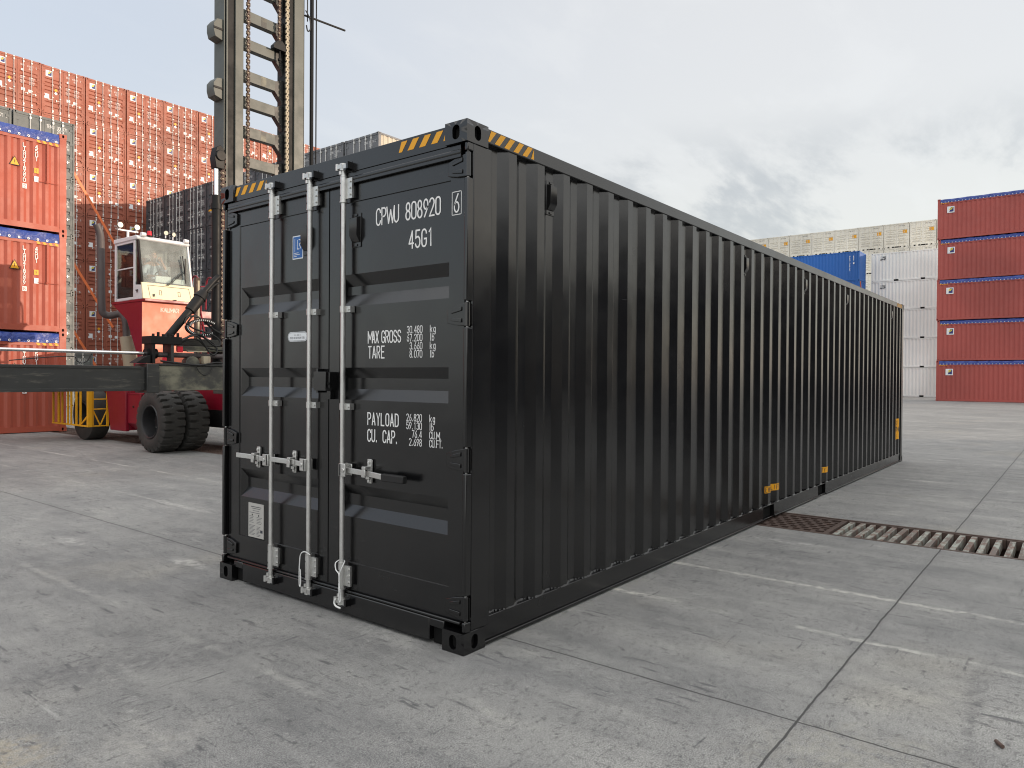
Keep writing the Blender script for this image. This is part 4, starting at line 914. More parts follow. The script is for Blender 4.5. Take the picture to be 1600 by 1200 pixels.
# orange-red open tops on the left: doors face +X (rz 180), the seen side is local y = W
for lev in range(3):
    p_ = base_container('orange_red', 12.192, 2.591, tarp=True, first=.50)
    add_doors(p_, 'orange_red', 2.591, dict(tr=K_BLK['tr'], rods=K_BLK['rods']))
    mb = MB(); ys = WC+.004
    num, box = (('LTGU418690', '2'), ('LTGU418699', '8'), ('LTGU418691', '6'))[2-lev]
    side_text_col(mb, num, 1.005, ys, 2.06, .088, 1, cw=.62, sw=.16)
    side_text_col(mb, '45U1', .735, ys, 2.06, .092, 1, cw=.62, sw=.16)
    z_ = 2.06-.088*1.12*10-.07; mb.face([(1.02, ys, z_), (.925, ys, z_), (.925, ys, z_+.12), (1.02, ys, z_+.12)], 'white_letter'); side_text_col(mb, box, 1.0, ys+.002, z_+.022, .078, 1, 'orange_red', cw=.6, sw=.15)
    mb.face([(1.31, ys, 1.54), (1.07, ys, 1.54), (1.19, ys, 1.78)], 'rubber'); mb.face([(1.285, ys+.002, 1.556), (1.095, ys+.002, 1.556), (1.19, ys+.002, 1.752)], 'yellow')
    mb.face([(1.197, ys+.004, 1.60), (1.183, ys+.004, 1.60), (1.183, ys+.004, 1.68), (1.197, ys+.004, 1.68)], 'rubber')
    mb.face([(.76, ys, 1.44), (.66, ys, 1.44), (.66, ys, 1.57), (.76, ys, 1.57)], 'yellow'); text(mb, '9', (.725, ys+.002, 1.465), (-1, 0, 0), (0, 0, 1), .07, 'dark_letter')
    mb.face([(.76, ys, 1.22), (.66, ys, 1.22), (.66, ys, 1.36), (.76, ys, 1.36)], 'white_sticker'); text(mb, 'II', (.73, ys+.002, 1.25), (-1, 0, 0), (0, 0, 1), .08, 'dark_letter')
    mb.build('markings', p_)
    mb = MB(); xr = .47                                     # cover rope tube down the side
    mb.cyl((xr, WC+.012, 1.24), (xr, WC+.012, 2.24), .014, 'orange_red', 8); mb.cyl((xr, WC+.012, 1.22), (xr, WC+.012, 1.28), .028, 'orange_red', 8); mb.cyl((.2, WC+.012, 1.25), (.68, WC+.012, 1.25), .007, 'orange_red', 6)
    mb.build('rope_tube', p_)
    p_.location = (4.93, 18.45+WC, 2.591*lev); p_.rotation_euler = (0, 0, R(180))
    tag(p_, 'orange-red container with a blue tarpaulin cover, %s of the three stacked at the left' % ('bottom', 'middle', 'top')[lev], 'container', 'orange-red open-top containers at the left')
# dull red open tops on the right: long side faces -X; doors at the far (-Y) end
pd = base_container('red_matte', 12.192, 2.896, tarp=True, first=.50); add_doors(pd, 'red_matte', 2.896, dict(tr=K_BLK['tr'], rods=K_BLK['rods']))
mb = MB(); logo(mb, lambda u, v, l: (.60+u, -.004-.004*l, 1.86+v), .45); mb.build('logo', pd)
index_kids(pd); used = []
def dull(lev):
    # local -Y side must face world -X; local +X -> world -Y
    return place(pd, used, (57.2+(0, .03, -.02, .04, .0)[lev], 5.66+(0, -.03, .02, -.02, .03)[lev], 2.896*lev), R(-90+(0, .12, -.1, .05, -.12)[lev]), 'dull red container with blue cover, %s in the stack at the right' % ('bottom', 'second from the bottom', 'middle', 'second from the top', 'topmost')[lev], 'dull red open-top containers at the right')
for lev in range(5): dull(lev)
# white containers: long side faces -X
pw = base_container('white_box', 6.058, 2.591, pockets=(1.86, 2.24, 3.99, 4.33), first=.46); add_doors(pw, 'white_box', 2.591, dict(tr=K_BLK['tr'], rods=K_BLK['rods']))
index_kids(pw); used = []
for lev in range(5):
    o = place(pw, used, (69.6, 12.62, 2.591*lev), R(-90), 'white container, %s of the white stack beside the dull red one' % ('bottom', 'second from the bottom', 'middle', 'second from the top', 'topmost')[lev], 'white containers beside the dull red stack')
    if lev >= 3:
        mb = MB(); text(mb, 'TINNE', (.76, -.006, 2.13), (1, 0, 0), (.22, 0, 1), .15, 'dark_letter', cw=.42, adv=.62, sw=.13)
        text(mb, 'AMF', (.74, -.006, 1.95), (1, 0, 0), (.22, 0, 1), .12, 'dark_letter', cw=.9, adv=1.2, sw=.34); mb.build('lettering', o)
# blue containers
pu = base_container('blue_box', 12.192, 2.591, first=.46); add_doors(pu, 'blue_box', 2.591, dict(tr=K_BLK['tr'], rods=K_BLK['rods'], rodmat='blue_box'))
mb = MB(); side_text_col(mb, 'HLXU 348120', 11.34, -.005, 2.10, .11, -1, cw=.6, sw=.17); side_text_col(mb, '45G1', 11.66, -.005, 2.10, .11, -1, cw=.6, sw=.17); mb.face([(11.65, -.005, 1.45), (11.76, -.005, 1.45), (11.76, -.005, 1.6), (11.65, -.005, 1.6)], 'white_letter'); mb.build('markings', pu)
index_kids(pu); used = []
for lev in range(5):
    o = place(pu, used, (67.1, 13.05+12.192, 2.591*lev), R(-90), 'blue container, %s of the blue stack behind the long black container' % ('bottom', 'second from the bottom', 'middle', 'lower visible one', 'topmost')[lev], 'blue containers beyond the black container')
mb = MB(); mb.cyl((67.35, 13.03, 12.85-2.591), (67.75, 13.02, 9.2), .04, 'strap', 6); tag(mb.build('lashing_rod'), 'thin red lashing rod hanging on the end of the lower blue container', 'lashing rod')
# unseen stacks added behind the photographer to keep the low sun off the yard
for i in range(3):
    for lev in range(2):
        place(pb, [1], (-11.5+12.5*i, -12.0-2.438, 2.591*lev), 0, 'charcoal container added unseen behind the camera to block the sun', 'unseen charcoal containers added behind the camera to block the sun')
# orange straps between the grey stack and the red wall
for i, (a, b) in enumerate((((14.3, 43, 13.3), (17.3, 43, 8.3)), ((14.0, 43, 8.6), (16.6, 43, 4.3)), ((14.3, 43, 4.2), (16.6, 43, .4)))):
    mb = MB(); d = Vector((b[0]-a[0], 0, b[2]-a[2])).normalized(); nn = Vector((-d.z, 0, d.x))*.07
    vs = [Vector(p)+nn*s+Vector((0, t_, 0)) for p in (a, b) for s, t_ in ((1, 0), (-1, 0), (-1, .02), (1, .02))]
    mb.raw(vs, [(0, 1, 2, 3), (4, 5, 6, 7), (0, 1, 5, 4), (1, 2, 6, 5), (2, 3, 7, 6), (3, 0, 4, 7)], 'strap')
    tag(mb.build('lashing_strap'), 'orange strap slanting across the far red wall, %s of three' % ('uppermost', 'middle one', 'lowest')[i], 'strap', 'orange straps in front of the red wall')

# ------------------------------------------------------------------ drain grates
def lattice(y0, ln):
    mb = MB(); x0, x1 = DX0+.012, DX1-.012; m = 'rust'; t_ = .028
    mb.box((x0, y0, -.06), (x0+.05, y0+ln, -.004), m); mb.box((x1-.05, y0, -.06), (x1, y0+ln, -.004), m)
    for y_ in (y0, y0+ln-.05): mb.box((x0+.05, y_, -.06), (x1-.05, y_+.05, -.0045), m)
    nx = 7; w = (x1-x0-.10)/nx
    for i in range(1, nx): mb.box((x0+.05+i*w-t_/2, y0+.05, -.06), (x0+.05+i*w+t_/2, y0+ln-.05, -.0065), m)
    ny = int(ln/.115); h = (ln-.10)/ny
    for i in range(nx):
        for j in range(1, ny+1):
            yy = y0+.05+(j-(.5 if i % 2 else 0))*h
            if yy+.02 < y0+ln-.05: mb.box((x0+.05+i*w+t_/2, yy-.02, -.055), (x0+.05+(i+1)*w-t_/2, yy+.02, -.0085), m)
    return mb
lo = lattice(0, .98).build('drain_grate')
tag(lo, 'rusty lattice drain grate in the channel by the long side of the black container', 'drain grate', 'rusty lattice drain grates'); lo.location = (0, -.66, 0)
for j in range(12):
    o = lo.copy(); COL.objects.link(o); o.location = (0, 9.0+1.0*j, 0)
    o['label'] = 'rusty lattice drain grate in the channel near the forklift wheels and orange-red stack'
tag(lo, 'rusty lattice drain grate half under the long side of the black container', None, None)
lo['label'] = 'rusty lattice drain grate half under the long side of the black container'
def bar_grate(y1, y0, lab):
    """slatted grate between y0 < y1: frame rails and painted bars across the channel"""
    root = empty('bar_grate', ((DX0+DX1)/2, (y0+y1)/2, 0)); og = tuple(root.location)
    mb = MB(); x0, x1 = DX0+.012, DX1-.012
    mb.box((x0, y0, -.09), (x0+.03, y1, -.003), 'rust'); mb.build('frame_rail', root, origin=og); mb = MB(); mb.box((x1-.03, y0, -.09), (x1, y1, -.003), 'rust'); mb.build('frame_rail', root, origin=og)
    n = int(round((y1-y0)/.1)); p = (y1-y0)/n
    for i in range(n):
        yc = y0+(i+.5)*p; a = random.uniform(-.004, .004); mb = MB(); h0 = random.uniform(-.004, .0)
        mb.raw([(x0+.031, yc-.024+a, -.10), (x1-.031, yc-.024-a, -.10), (x1-.031, yc+.024-a, -.10), (x0+.031, yc+.024+a, -.10), (x0+.031, yc-.024+a, -.004+h0), (x1-.031, yc-.024-a, -.004+h0), (x1-.031, yc+.024-a, -.004+h0), (x0+.031, yc+.024+a, -.004+h0)],
               [(3, 2, 1, 0), (4, 5, 6, 7), (0, 1, 5, 4), (1, 2, 6, 5), (2, 3, 7, 6), (3, 0, 4, 7)], 'bar')
        mb.build('bar', root, bevel=.003, origin=og)
    return tag(root, lab, 'drain grate', 'slatted drain grates')
bar_grate(-.668, -2.06, 'slatted drain grate with worn painted bars, next to the rusty lattice grate'); bar_grate(-2.068, -3.47, 'slatted drain grate with worn painted bars at the right edge of the picture')
mb = MB()
mb.box((DX0-.03, -14, -.07), (DX0+.008, 8.9, .003), 'rust'); mb.box((DX1-.008, -14, -.07), (DX1+.03, 8.9, .003), 'rust')
mb.box((DX0-.03, 8.901, -.07), (DX0+.008, 27, .003), 'rust'); mb.box((DX1-.008, 8.901, -.07), (DX1+.03, 27, .003), 'rust')
tag(mb.build('drain_kerb'), kind='structure')
mb = MB(); mb.cyl((0.700, -2.343, .009), (0.655, -2.370, .011), .008, 'rust', 8); tag(mb.build('bolt'), 'small rusty bolt lying on the concrete near the right edge', 'bolt')
# ------------------------------------------------------------------ container forklift
FO = (5.45, 13.2, 0)
fk = tag(empty('container_forklift', FO), 'red container forklift with cream cab and tall grey mast, left of the black container', 'forklift')
def fb(mb, name, parent=None, **k): return mb.build(name, parent or fk, origin=FO, **k)
def obox(mb, c, ax, m):
    c = Vector(c); a, b, d = [Vector(v) for v in ax]
    vs = [c+a*i+b*j+d*k for i in (-1, 1) for j in (-1, 1) for k in (-1, 1)]
    mb.raw(vs, [(0, 1, 3, 2), (4, 5, 7, 6), (0, 1, 5, 4), (2, 3, 7, 6), (0, 2, 6, 4), (1, 3, 7, 5)], m)
def wheel(x0, w, yc, Rr, rimr, notch=True):
    mb = MB(); n = 120
    prof_ = [(.02, rimr), (0., rimr+.03), (-.012, rimr+.10), (.0, Rr-.11), (.012, Rr-.07), (.03, Rr-.012), (.06, Rr), (.15, Rr), (.20, Rr), (w-.20, Rr), (w-.15, Rr), (w-.06, Rr), (w-.03, Rr-.012), (w-.012, Rr-.07), (w, Rr-.12), (w, rimr), (w*.5, rimr-.02)]
    rows = []
    for i in range(n):
        a = 2*math.pi*i/n; row = []
        for j, (dx, r_) in enumerate(prof_):
            ph = (i+(2 if j > 8 else 0)) % 5
            if notch and ph == 0 and (4 <= j <= 7 or 10 <= j <= 13): r_ -= .055 if j in (5, 6, 11, 12) else .03
            row.append((x0+dx, yc+r_*math.cos(a), Rr+r_*math.sin(a)))
        rows.append(row)
    k = len(prof_)
    mb.raw([p for r_ in rows for p in r_], [(i*k+j, i*k+j+1, ((i+1) % n)*k+j+1, ((i+1) % n)*k+j) for i in range(n) for j in range(k-1)], 'tyre')
    root = fb(mb, 'wheel', smooth=28)
    mb = MB()                                            # dished rim
    pr_ = [(.018, rimr), (.0, rimr-.015), (.012, rimr-.035), (.05, rimr-.045), (w*.62, rimr-.06), (w*.62, .16), (w*.40, .14), (w*.38, 0.001)]
    vs = [(x0+dx, yc+r_*math.cos(2*math.pi*i/40), Rr+r_*math.sin(2*math.pi*i/40)) for i in range(40) for dx, r_ in pr_]; k = len(pr_)
    mb.raw(vs, [(i*k+j, i*k+j+1, ((i+1) % 40)*k+j+1, ((i+1) % 40)*k+j) for i in range(40) for j in range(k-1)], 'rim')
    for i in range(10):
        a = i*math.pi/5; c = (x0+w*.60, yc+.21*math.cos(a), Rr+.21*math.sin(a)); mb.cyl(c, (c[0]-.05, c[1], c[2]), .018, 'zinc', 6)
    fb(mb, 'rim', root, smooth=35)
for x0 in (3.78, 4.27, 6.10, 6.59): wheel(x0, .45, 11.5, .60, .335)
for x0 in (4.12, 6.30): wheel(x0, .42, 15.42, .58, .31, False)
# chassis
mb = MB()
mb.prism([(10.9, .55), (10.9, 1.25), (13.2, 1.32), (15.9, 1.5), (15.9, .75), (15.3, .62), (12.6, .42)], 0, 4.98, 6.0, 'truck_red'); fb(mb, 'chassis', bevel=.02)
mb = MB(); mb.box((4.95, 10.9, .45), (6.0, 11.5, .80), 'grease'); mb.cyl((3.95, 11.5, .60), (6.95, 11.5, .60), .12, 'grease', 14); mb.cyl((4.3, 15.42, .58), (6.6, 15.42, .58), .10, 'grease', 12); fb(mb, 'front_axle')
mb = MB(); mb.prism([(13.55, .28), (14.30, .28), (14.62, 1.6), (13.55, 1.6)], 0, 4.26, 4.34, 'truck_red'); mb.box((4.34, 13.55, .30), (4.9, 14.2, 1.45), 'truck_red'); fb(mb, 'fender', bevel=.012)
mb = MB()
mb.prism([(4.30, 1.08), (4.95, 1.08), (4.95, .32), (4.46, .32), (4.30, .46)], 1, 12.95, 13.54, 'truck_red'); mb.box((4.295, 12.93, 1.08), (4.95, 13.54, 1.10), 'truck_red'); mb.cyl((4.285, 13.28, .82), (4.30, 13.28, .82), .025, 'grease', 8)
fb(mb, 'fuel_tank', bevel=.015)
mb = MB(); mb.prism([(12.52, 1.25), (12.78, 1.25), (12.90, .20), (12.64, .20)], 0, 4.30, 4.5, 'grease'); mb.prism([(12.785, 1.25), (12.82, 1.25), (12.94, .17), (12.905, .17)], 0, 4.285, 4.5, 'truck_red'); fb(mb, 'mudguard_strut')
# tower that carries the cab
YF = 13.77
mb = MB(); mb.prism([(YF, 3.128), (15.22, 3.128), (14.50, 2.74), (14.0, 1.94), (13.9, 1.2), (YF+.02, 1.2)], 0, 4.70, 4.74, 'truck_red'); mb.prism([(YF, 3.128), (15.22, 3.128), (14.50, 2.74), (14.0, 1.94), (13.9, 1.2), (YF+.02, 1.2)], 0, 5.92, 5.96, 'truck_red')
mb.prism([(15.215, 3.12), (14.495, 2.735), (13.995, 1.94), (13.96, 1.94), (14.46, 2.76), (15.18, 3.12)], 0, 4.741, 5.919, 'truck_red'); fb(mb, 'cab_tower', bevel=.006)
mb = MB(); mb.box((4.74, YF+.012, 1.2), (5.92, YF+.045, 3.128), 'truck_sunlit'); mb.box((4.70, YF-.002, 1.9), (4.74, YF-.0005, 3.12), 'truck_sunlit')
text(mb, 'KALMAR', (5.34, YF+.0105, 2.93), (1, 0, 0), (0, 0, 1), .085, 'worn_letter', cw=.60, adv=.80, sw=.26, align='c'); fb(mb, 'tower_front', label='front panel with sunlight painted into its red, and worn white lettering')
mb = MB(); mb.box((4.69, YF-.16, 3.13), (5.99, 15.25, 3.185), 'truck_red'); fb(mb, 'cab_platform', bevel=.006)
# cab
cabp = empty('cab', (0, 0, 0)); cabp.parent = fk
CX0, CX1 = 4.70, 5.88
fr = lambda z: 13.72+(z-3.19)*.20                         # leaning front
mb = MB()
mb.prism([(fr(3.19), 3.19), (fr(3.19)+.05, 3.19), (fr(3.56)+.05, 3.56), (fr(3.56), 3.56)], 0, CX0, CX1+.02, 'cab_cream'); fb(mb, 'front_panel', cabp, bevel=.012)
mb = MB(); g = lambda x, z, e=.0015: (x, fr(z)-e, z)
for a in ([(4.86, 3.22), (4.83, 3.50), (5.77, 3.50), (5.81, 3.22)],): 
    ribbon(mb, a, 0, .010, lambda q: Vector(g(q.x, q.y)), 'grease')
for cx in (5.10, 5.53):
    ribbon(mb, [(cx-.025, 3.30), (cx-.025, 3.40), (cx+.025, 3.40), (cx+.025, 3.30)], 1, .009, lambda q: Vector(g(q.x, q.y, .002)), 'grease')
mb.box((4.93, fr(3.25)-.03, 3.25), (4.95, fr(3.25), 3.31), 'grease'); mb.box((5.38, fr(3.19)-.03, 3.186), (5.44, fr(3.19)-.002, 3.215), 'grease')
fb(mb, 'hatch', cabp)
mb = MB()
mb.prism([(fr(4.56), 4.52), (fr(4.56)-.03, 4.56), (fr(4.56)+.02, 4.62), (15.14, 4.63), (15.14, 4.52)], 0, CX0-.02, CX1+.02, 'cab_white'); fb(mb, 'roof', cabp, bevel=.02)
for x0, x1, nm in ((CX0, CX0+.045, 'l'), (CX1-.045, CX1, 'r')):
    mb = MB(); m = 'cab_white'
    mb.box((x0, 15.02, 3.19), (x1, 15.12, 4.52), m); mb.prism([(14.10, 3.19), (14.19, 3.19), (14.19, 4.52), (14.10, 4.52)], 0, x0, x1, m)
    mb.box((x0, 14.19, 3.19), (x1, 15.02, 3.25), m); mb.box((x0, 14.19, 4.47), (x1, 15.02, 4.52), m)
    mb.prism([(fr(3.19)+.05, 3.19), (14.10, 3.19), (14.10, 3.52), (fr(3.52)+.05, 3.50)], 0, x0, x1, m)
    mb.prism([(fr(3.56), 3.56), (fr(3.56)+.06, 3.56), (fr(4.52)+.06, 4.52), (fr(4.52), 4.52)], 0, x0, x1, 'grease' if nm == 'l' else m)
    mb.box((x0+.01, 14.19, 3.90), (x1-.01, 15.02, 3.93), m)
    fb(mb, 'side_frame', cabp, bevel=.006)
    mb = MB(); xg = (x0+x1)/2
    mb.box((xg-.003, 14.19, 3.25), (xg+.003, 15.02, 3.90), 'side_glass'); mb.box((xg-.003, 14.19, 3.93), (xg+.003, 15.02, 4.47), 'side_glass')
    mb.prism([(fr(3.52)+.06, 3.52), (14.10, 3.52), (14.10, 4.52), (fr(4.52)+.06, 4.52)], 0, xg-.003, xg+.003, 'side_glass'); fb(mb, 'side_window', cabp)
mb = MB(); mb.box((CX0-.018, 13.95, 3.38), (CX0-.002, 14.05, 3.40), 'grease'); mb.box((CX0-.03, 13.95, 3.33), (CX0-.018, 13.97, 3.40), 'grease'); fb(mb, 'door_handle', cabp)
mb = MB(); mb.box((CX0+.045, 15.06, 3.19), (CX1-.045, 15.10, 3.55), 'cab_white'); mb.box((CX0+.045, 15.06, 4.30), (CX1-.045, 15.10, 4.52), 'cab_white'); mb.box((CX0+.045, 15.07, 3.55), (CX0+.13, 15.10, 4.30), 'cab_white'); mb.box((CX1-.13, 15.07, 3.55), (CX1-.045, 15.10, 4.30), 'cab_white'); mb.box((CX0+.045, 13.8, 3.186), (CX1-.045, 15.06, 3.21), 'cab_white'); fb(mb, 'rear_wall', cabp)
mb = MB(); mb.prism([(fr(3.56)+.018, 3.56), (fr(3.56)+.024, 3.56), (fr(4.54)+.024, 4.54), (fr(4.54)+.018, 4.54)], 0, CX0+.046, CX1-.046, 'glass'); fb(mb, 'windscreen', cabp)
mb = MB()
for dz in (0, .035): mb.cyl((5.24+dz, fr(3.55)-.03, 3.53), (5.72, fr(3.95)-.03, 3.93-dz), .008, 'rubber', 6)
mb.cyl((5.70, fr(3.62)-.028, 3.62), (5.69, fr(4.27)-.028, 4.27), .012, 'rubber', 6); mb.box((5.685, fr(3.70)-.035, 3.70), (5.712, fr(3.70)-.01, 4.20), 'rubber'); fb(mb, 'wiper', cabp)
mb = MB(); mb.box((5.10, 14.45, 3.22), (5.58, 14.98, 3.55), 'seat_fabric'); mb.prism([(14.78, 3.55), (14.98, 3.55), (15.02, 4.12), (14.90, 4.12)], 0, 5.12, 5.56, 'seat_fabric'); fb(mb, 'seat', cabp, bevel=.03)
mb = MB(); mb.cyl((5.33, 14.02, 3.22), (5.33, 14.12, 3.74), .035, 'grease', 8); mb.tube([(5.33+.17*math.cos(i*math.pi/6), 14.13+.05*math.sin(i*math.pi/6), 3.76+.13*math.sin(i*math.pi/6)) for i in range(12)], .013, 'grease', 6, 2, True); fb(mb, 'steering_wheel', cabp)
mb = MB(); mb.box((5.05, fr(3.6)+.07, 3.60), (5.40, fr(3.6)+.10, 3.74), 'paper'); mb.box((5.46, fr(3.6)+.07, 3.60), (5.70, fr(3.6)+.10, 3.71), 'paper'); mb.box((CX0+.05, fr(3.5)+.06, 3.50), (CX1-.05, fr(3.5)+.30, 3.585), 'seat_fabric'); fb(mb, 'dashboard', cabp)
mb = MB(); mb.box((5.62, 14.72, 3.70), (5.82, 14.95, 4.10), 'cab_white'); fb(mb, 'control_box', cabp, bevel=.01)
def lamp(c, d=(0, -1, 0), r=.07):
    mb = MB(); c = Vector(c); d = Vector(d).normalized()
    mb.cyl(c-d*.03, c+d*.03, r*.8, 'grease', 12, r); mb.cyl(c+d*.031, c+d*.036, r*.9, 'lamp_lens', 12); mb.cyl((c.x, c.y, c.z-.12), (c.x, c.y, c.z-.03), .014, 'cab_white', 6); return fb(mb, 'work_lamp', cabp, smooth=40)
mb = MB(); mb.cyl((4.92, 14.95, 4.62), (4.92, 14.95, 4.86), .03, 'cab_white', 8); mb.box((4.70, 14.93, 4.84), (5.15, 14.97, 4.87), 'cab_white'); mb.box((4.86, 14.9, 4.62), (4.98, 15.0, 4.67), 'cab_white'); fb(mb, 'lamp_post', cabp)
lamp((4.73, 14.93, 4.96)); lamp((5.11, 14.93, 4.96)); lamp((5.36, 14.05, 4.77), (-.1, -1, -.1), .055); lamp((5.53, 14.05, 4.76), (.3, -1, -.1), .055)
mb = MB(); mb.cyl((4.98, 14.03, 4.62), (4.98, 14.03, 4.65), .055, 'grease', 12); mb.cyl((4.98, 14.03, 4.65), (4.98, 14.03, 4.75), .055, 'beacon', 14, .046); fb(mb, 'beacon', cabp, smooth=40)
mb = MB(); mb.cyl((5.76, 13.98, 4.64), (5.86, 13.98, 4.63), .05, 'cab_white', 10); mb.cyl((4.76, 13.96, 4.64), (4.86, 13.96, 4.64), .05, 'cab_white', 10); fb(mb, 'roof_lug', cabp, smooth=40)
# exhaust
mb = MB(); mb.tube([(4.66, 16.0, 5.10), (4.73, 16.0, 4.92), (4.76, 16.0, 4.6), (4.77, 16.0, 3.6), (4.78, 16.0, 3.15), (4.82, 16.0, 2.98), (4.95, 15.95, 2.93), (5.12, 15.75, 2.97), (5.16, 15.6, 2.80), (5.16, 15.55, 2.45), (5.16, 15.52, 2.35)], .085, 'pipe', 12)
ex = fb(mb, 'exhaust_pipe', smooth=40)
mb = MB(); mb.cyl((5.10, 15.4, 2.42), (5.24, 15.4, 1.5), .155, 'muffler', 18, .175); fb(mb, 'muffler', smooth=40)
mb = MB(); mb.box((5.80, 15.3, 1.4), (6.6, 16.6, 2.3), 'truck_red'); mb.prism([(16.2, .5), (16.9, .7), (16.9, 1.45), (16.2, 1.45)], 0, 5.0, 6.4, 'truck_red'); fb(mb, 'counterweight', bevel=.05)
# access ladder and red handrails right of the tower
mb = MB(); m = 'truck_red'
for x_ in (6.05, 6.42): mb.tube([(x_, 13.75, 1.6), (x_, 13.75, 3.05), (x_, 13.85, 3.75), (x_+.03, 14.2, 3.8), (x_+.03, 14.25, 3.1)], .022, m, 6)
for i in range(5): mb.box((6.05, 13.72, 1.75+i*.30), (6.42, 13.80, 1.79+i*.30), m)
mb.box((5.965, 13.70, 2.85), (6.5, 14.6, 3.0), m); mb.cyl((6.02, 13.70, 3.0), (6.28, 13.70, 1.7), .018, m, 6); mb.cyl((6.44, 13.7, 3.62), (6.0, 13.72, 3.58), .016, m, 6); fb(mb, 'cab_ladder')
# mast
mt = empty('mast', (0, 0, 0)); mt.parent = fk
TOP = 11.0
mb = MB()
mb.box((4.555, 10.215, 1.15), (4.575, 10.56, TOP), 'mast'); mb.box((4.5752, 10.235, 1.15), (4.785, 10.50, TOP), 'grease'); mb.box((4.7852, 10.20, 1.15), (4.955, 10.52, TOP), 'mast'); mb.box((4.60, 10.205, 1.15), (4.635, 10.234, TOP), 'mast'); fb(mb, 'mast_rail', mt, bevel=.006)
mb = MB(); mb.box((5.905, 10.235, 1.15), (6.105, 10.50, TOP), 'grease'); mb.box((6.1052, 10.20, 1.15), (6.335, 10.52, TOP), 'mast'); mb.box((6.3352, 10.215, 1.15), (6.36, 10.56, TOP), 'grease'); fb(mb, 'mast_rail', mt, bevel=.006)
zs = [8.53, 7.98, 7.36, 6.85, 6.27, 5.68, 5.05, 4.45, 3.8, 3.1, 2.3, 9.15, 9.75, 10.4]
for i, z_ in enumerate(zs):
    mb = MB(); mb.box((4.956, 10.30, z_-.10), (5.72, 10.44, z_+.10), 'mast')
    mb.prism([(5.7202, z_-.10), (5.7202, z_+.10), (5.79, z_+.12), (5.904, z_+.17), (5.904, z_-.36), (5.86, z_-.26)], 1, 10.31, 10.43, 'beam'); 
    if i % 2 == 0: mb.box((5.40, 10.298, z_-.09), (5.52, 10.2998, z_+.09), 'boxbeam')
    fb(mb, 'crossbar', mt, bevel=.006)
def chain(x_, y_, z0, z1, w=.035, p=.055, par=None, m='rust'):
    mb = MB(); n = int((z1-z0)/p)
    for i in range(n):
        z_ = z0+i*p
        if i % 2: mb.box((x_-w, y_-.02, z_), (x_-w*.55, y_+.02, z_+p*1.25), m); mb.box((x_+w*.55, y_-.02, z_), (x_+w, y_+.02, z_+p*1.25), m); mb.cyl((x_-w*1.05, y_, z_+p*.6), (x_+w*1.05, y_, z_+p*.6), .016, 'muffler', 6)
        else: mb.box((x_-w*.5, y_-.02, z_), (x_+w*.5, y_+.02, z_+p*1.25), m)
    return fb(mb, 'chain', par or mt)
chain(5.065, 10.22, 1.8, TOP); chain(5.925, 10.19, 1.8, TOP, m='muffler'); chain(5.76, 10.22, 8.22, TOP, .03)
mb = MB(); mb.prism([(5.60, 8.12), (5.70, 8.24), (5.80, 8.24), (5.88, 8.16), (5.88, 8.06), (5.60, 8.06)], 1, 10.16, 10.28, 'grease'); mb.cyl((5.77, 10.22, 7.82), (5.77, 10.22, 8.06), .022, 'grease', 8); mb.cyl((5.77, 10.22, 7.86), (5.77, 10.22, 7.90), .04, 'grease', 6); fb(mb, 'chain_anchor', mt)
for z_ in (8.03, 6.92):
    mb = MB(); mb.prism([(4.40, z_-.16), (4.37, z_-.05), (4.37, z_+.08), (4.44, z_+.18), (4.554, z_+.20), (4.554, z_-.20)], 1, 10.25, 10.50, 'mast'); mb.box((4.362, 10.24, z_-.02), (4.56, 10.2502, z_+.02), 'grease'); fb(mb, 'guide_block', mt, bevel=.012)
mb = MB(); mb.cyl((4.38, 10.16, 1.3), (4.38, 10.16, 4.86), .082, 'grease', 14); mb.cyl((4.38, 10.16, 4.60), (4.38, 10.16, 4.70), .098, 'grease', 14); cy = fb(mb, 'lift_cylinder', mt, smooth=40)
mb = MB(); mb.cyl((4.38, 10.16, 4.87), (4.38, 10.16, 5.36), .045, 'chrome', 14); fb(mb, 'piston_rod', cy, smooth=40)
mb = MB(); mb.prism([(4.33, 5.36), (4.30, 5.55), (4.34, 5.75), (4.42, 5.80), (4.50, 5.72), (4.50, 5.36)], 1, 10.08, 10.26, 'grease'); mb.cyl((4.42, 10.05, 5.60), (4.42, 10.28, 5.60), .10, 'grease', 16); fb(mb, 'chain_roller', mt, bevel=.01); chain(4.49, 10.12, 1.8, 5.62, .045)
mb = MB(); mb.cyl((6.53, 10.2, .5), (6.53, 10.2, TOP), .040, 'grease', 8); fb(mb, 'hose_guide_pole', mt, smooth=40)
mb = MB(); mb.cyl((6.645, 10.2, .5), (6.645, 10.2, TOP), .014, 'grease', 6); mb.cyl((6.42, 10.2, 8.9), (6.42, 10.2, TOP), .012, 'rubber', 6); fb(mb, 'cable', mt)
mb = MB(); mb.cyl((6.36, 10.2, 9.0), (7.40, 10.2, 9.08), .022, 'grease', 8); mb.tube([(6.36, 10.18, 9.1), (6.44, 10.15, 8.95), (6.46, 10.15, 8.75), (6.40, 10.16, 8.68), (6.38, 10.18, 8.8)], .014, 'rubber', 6); fb(mb, 'pole_arm', mt)
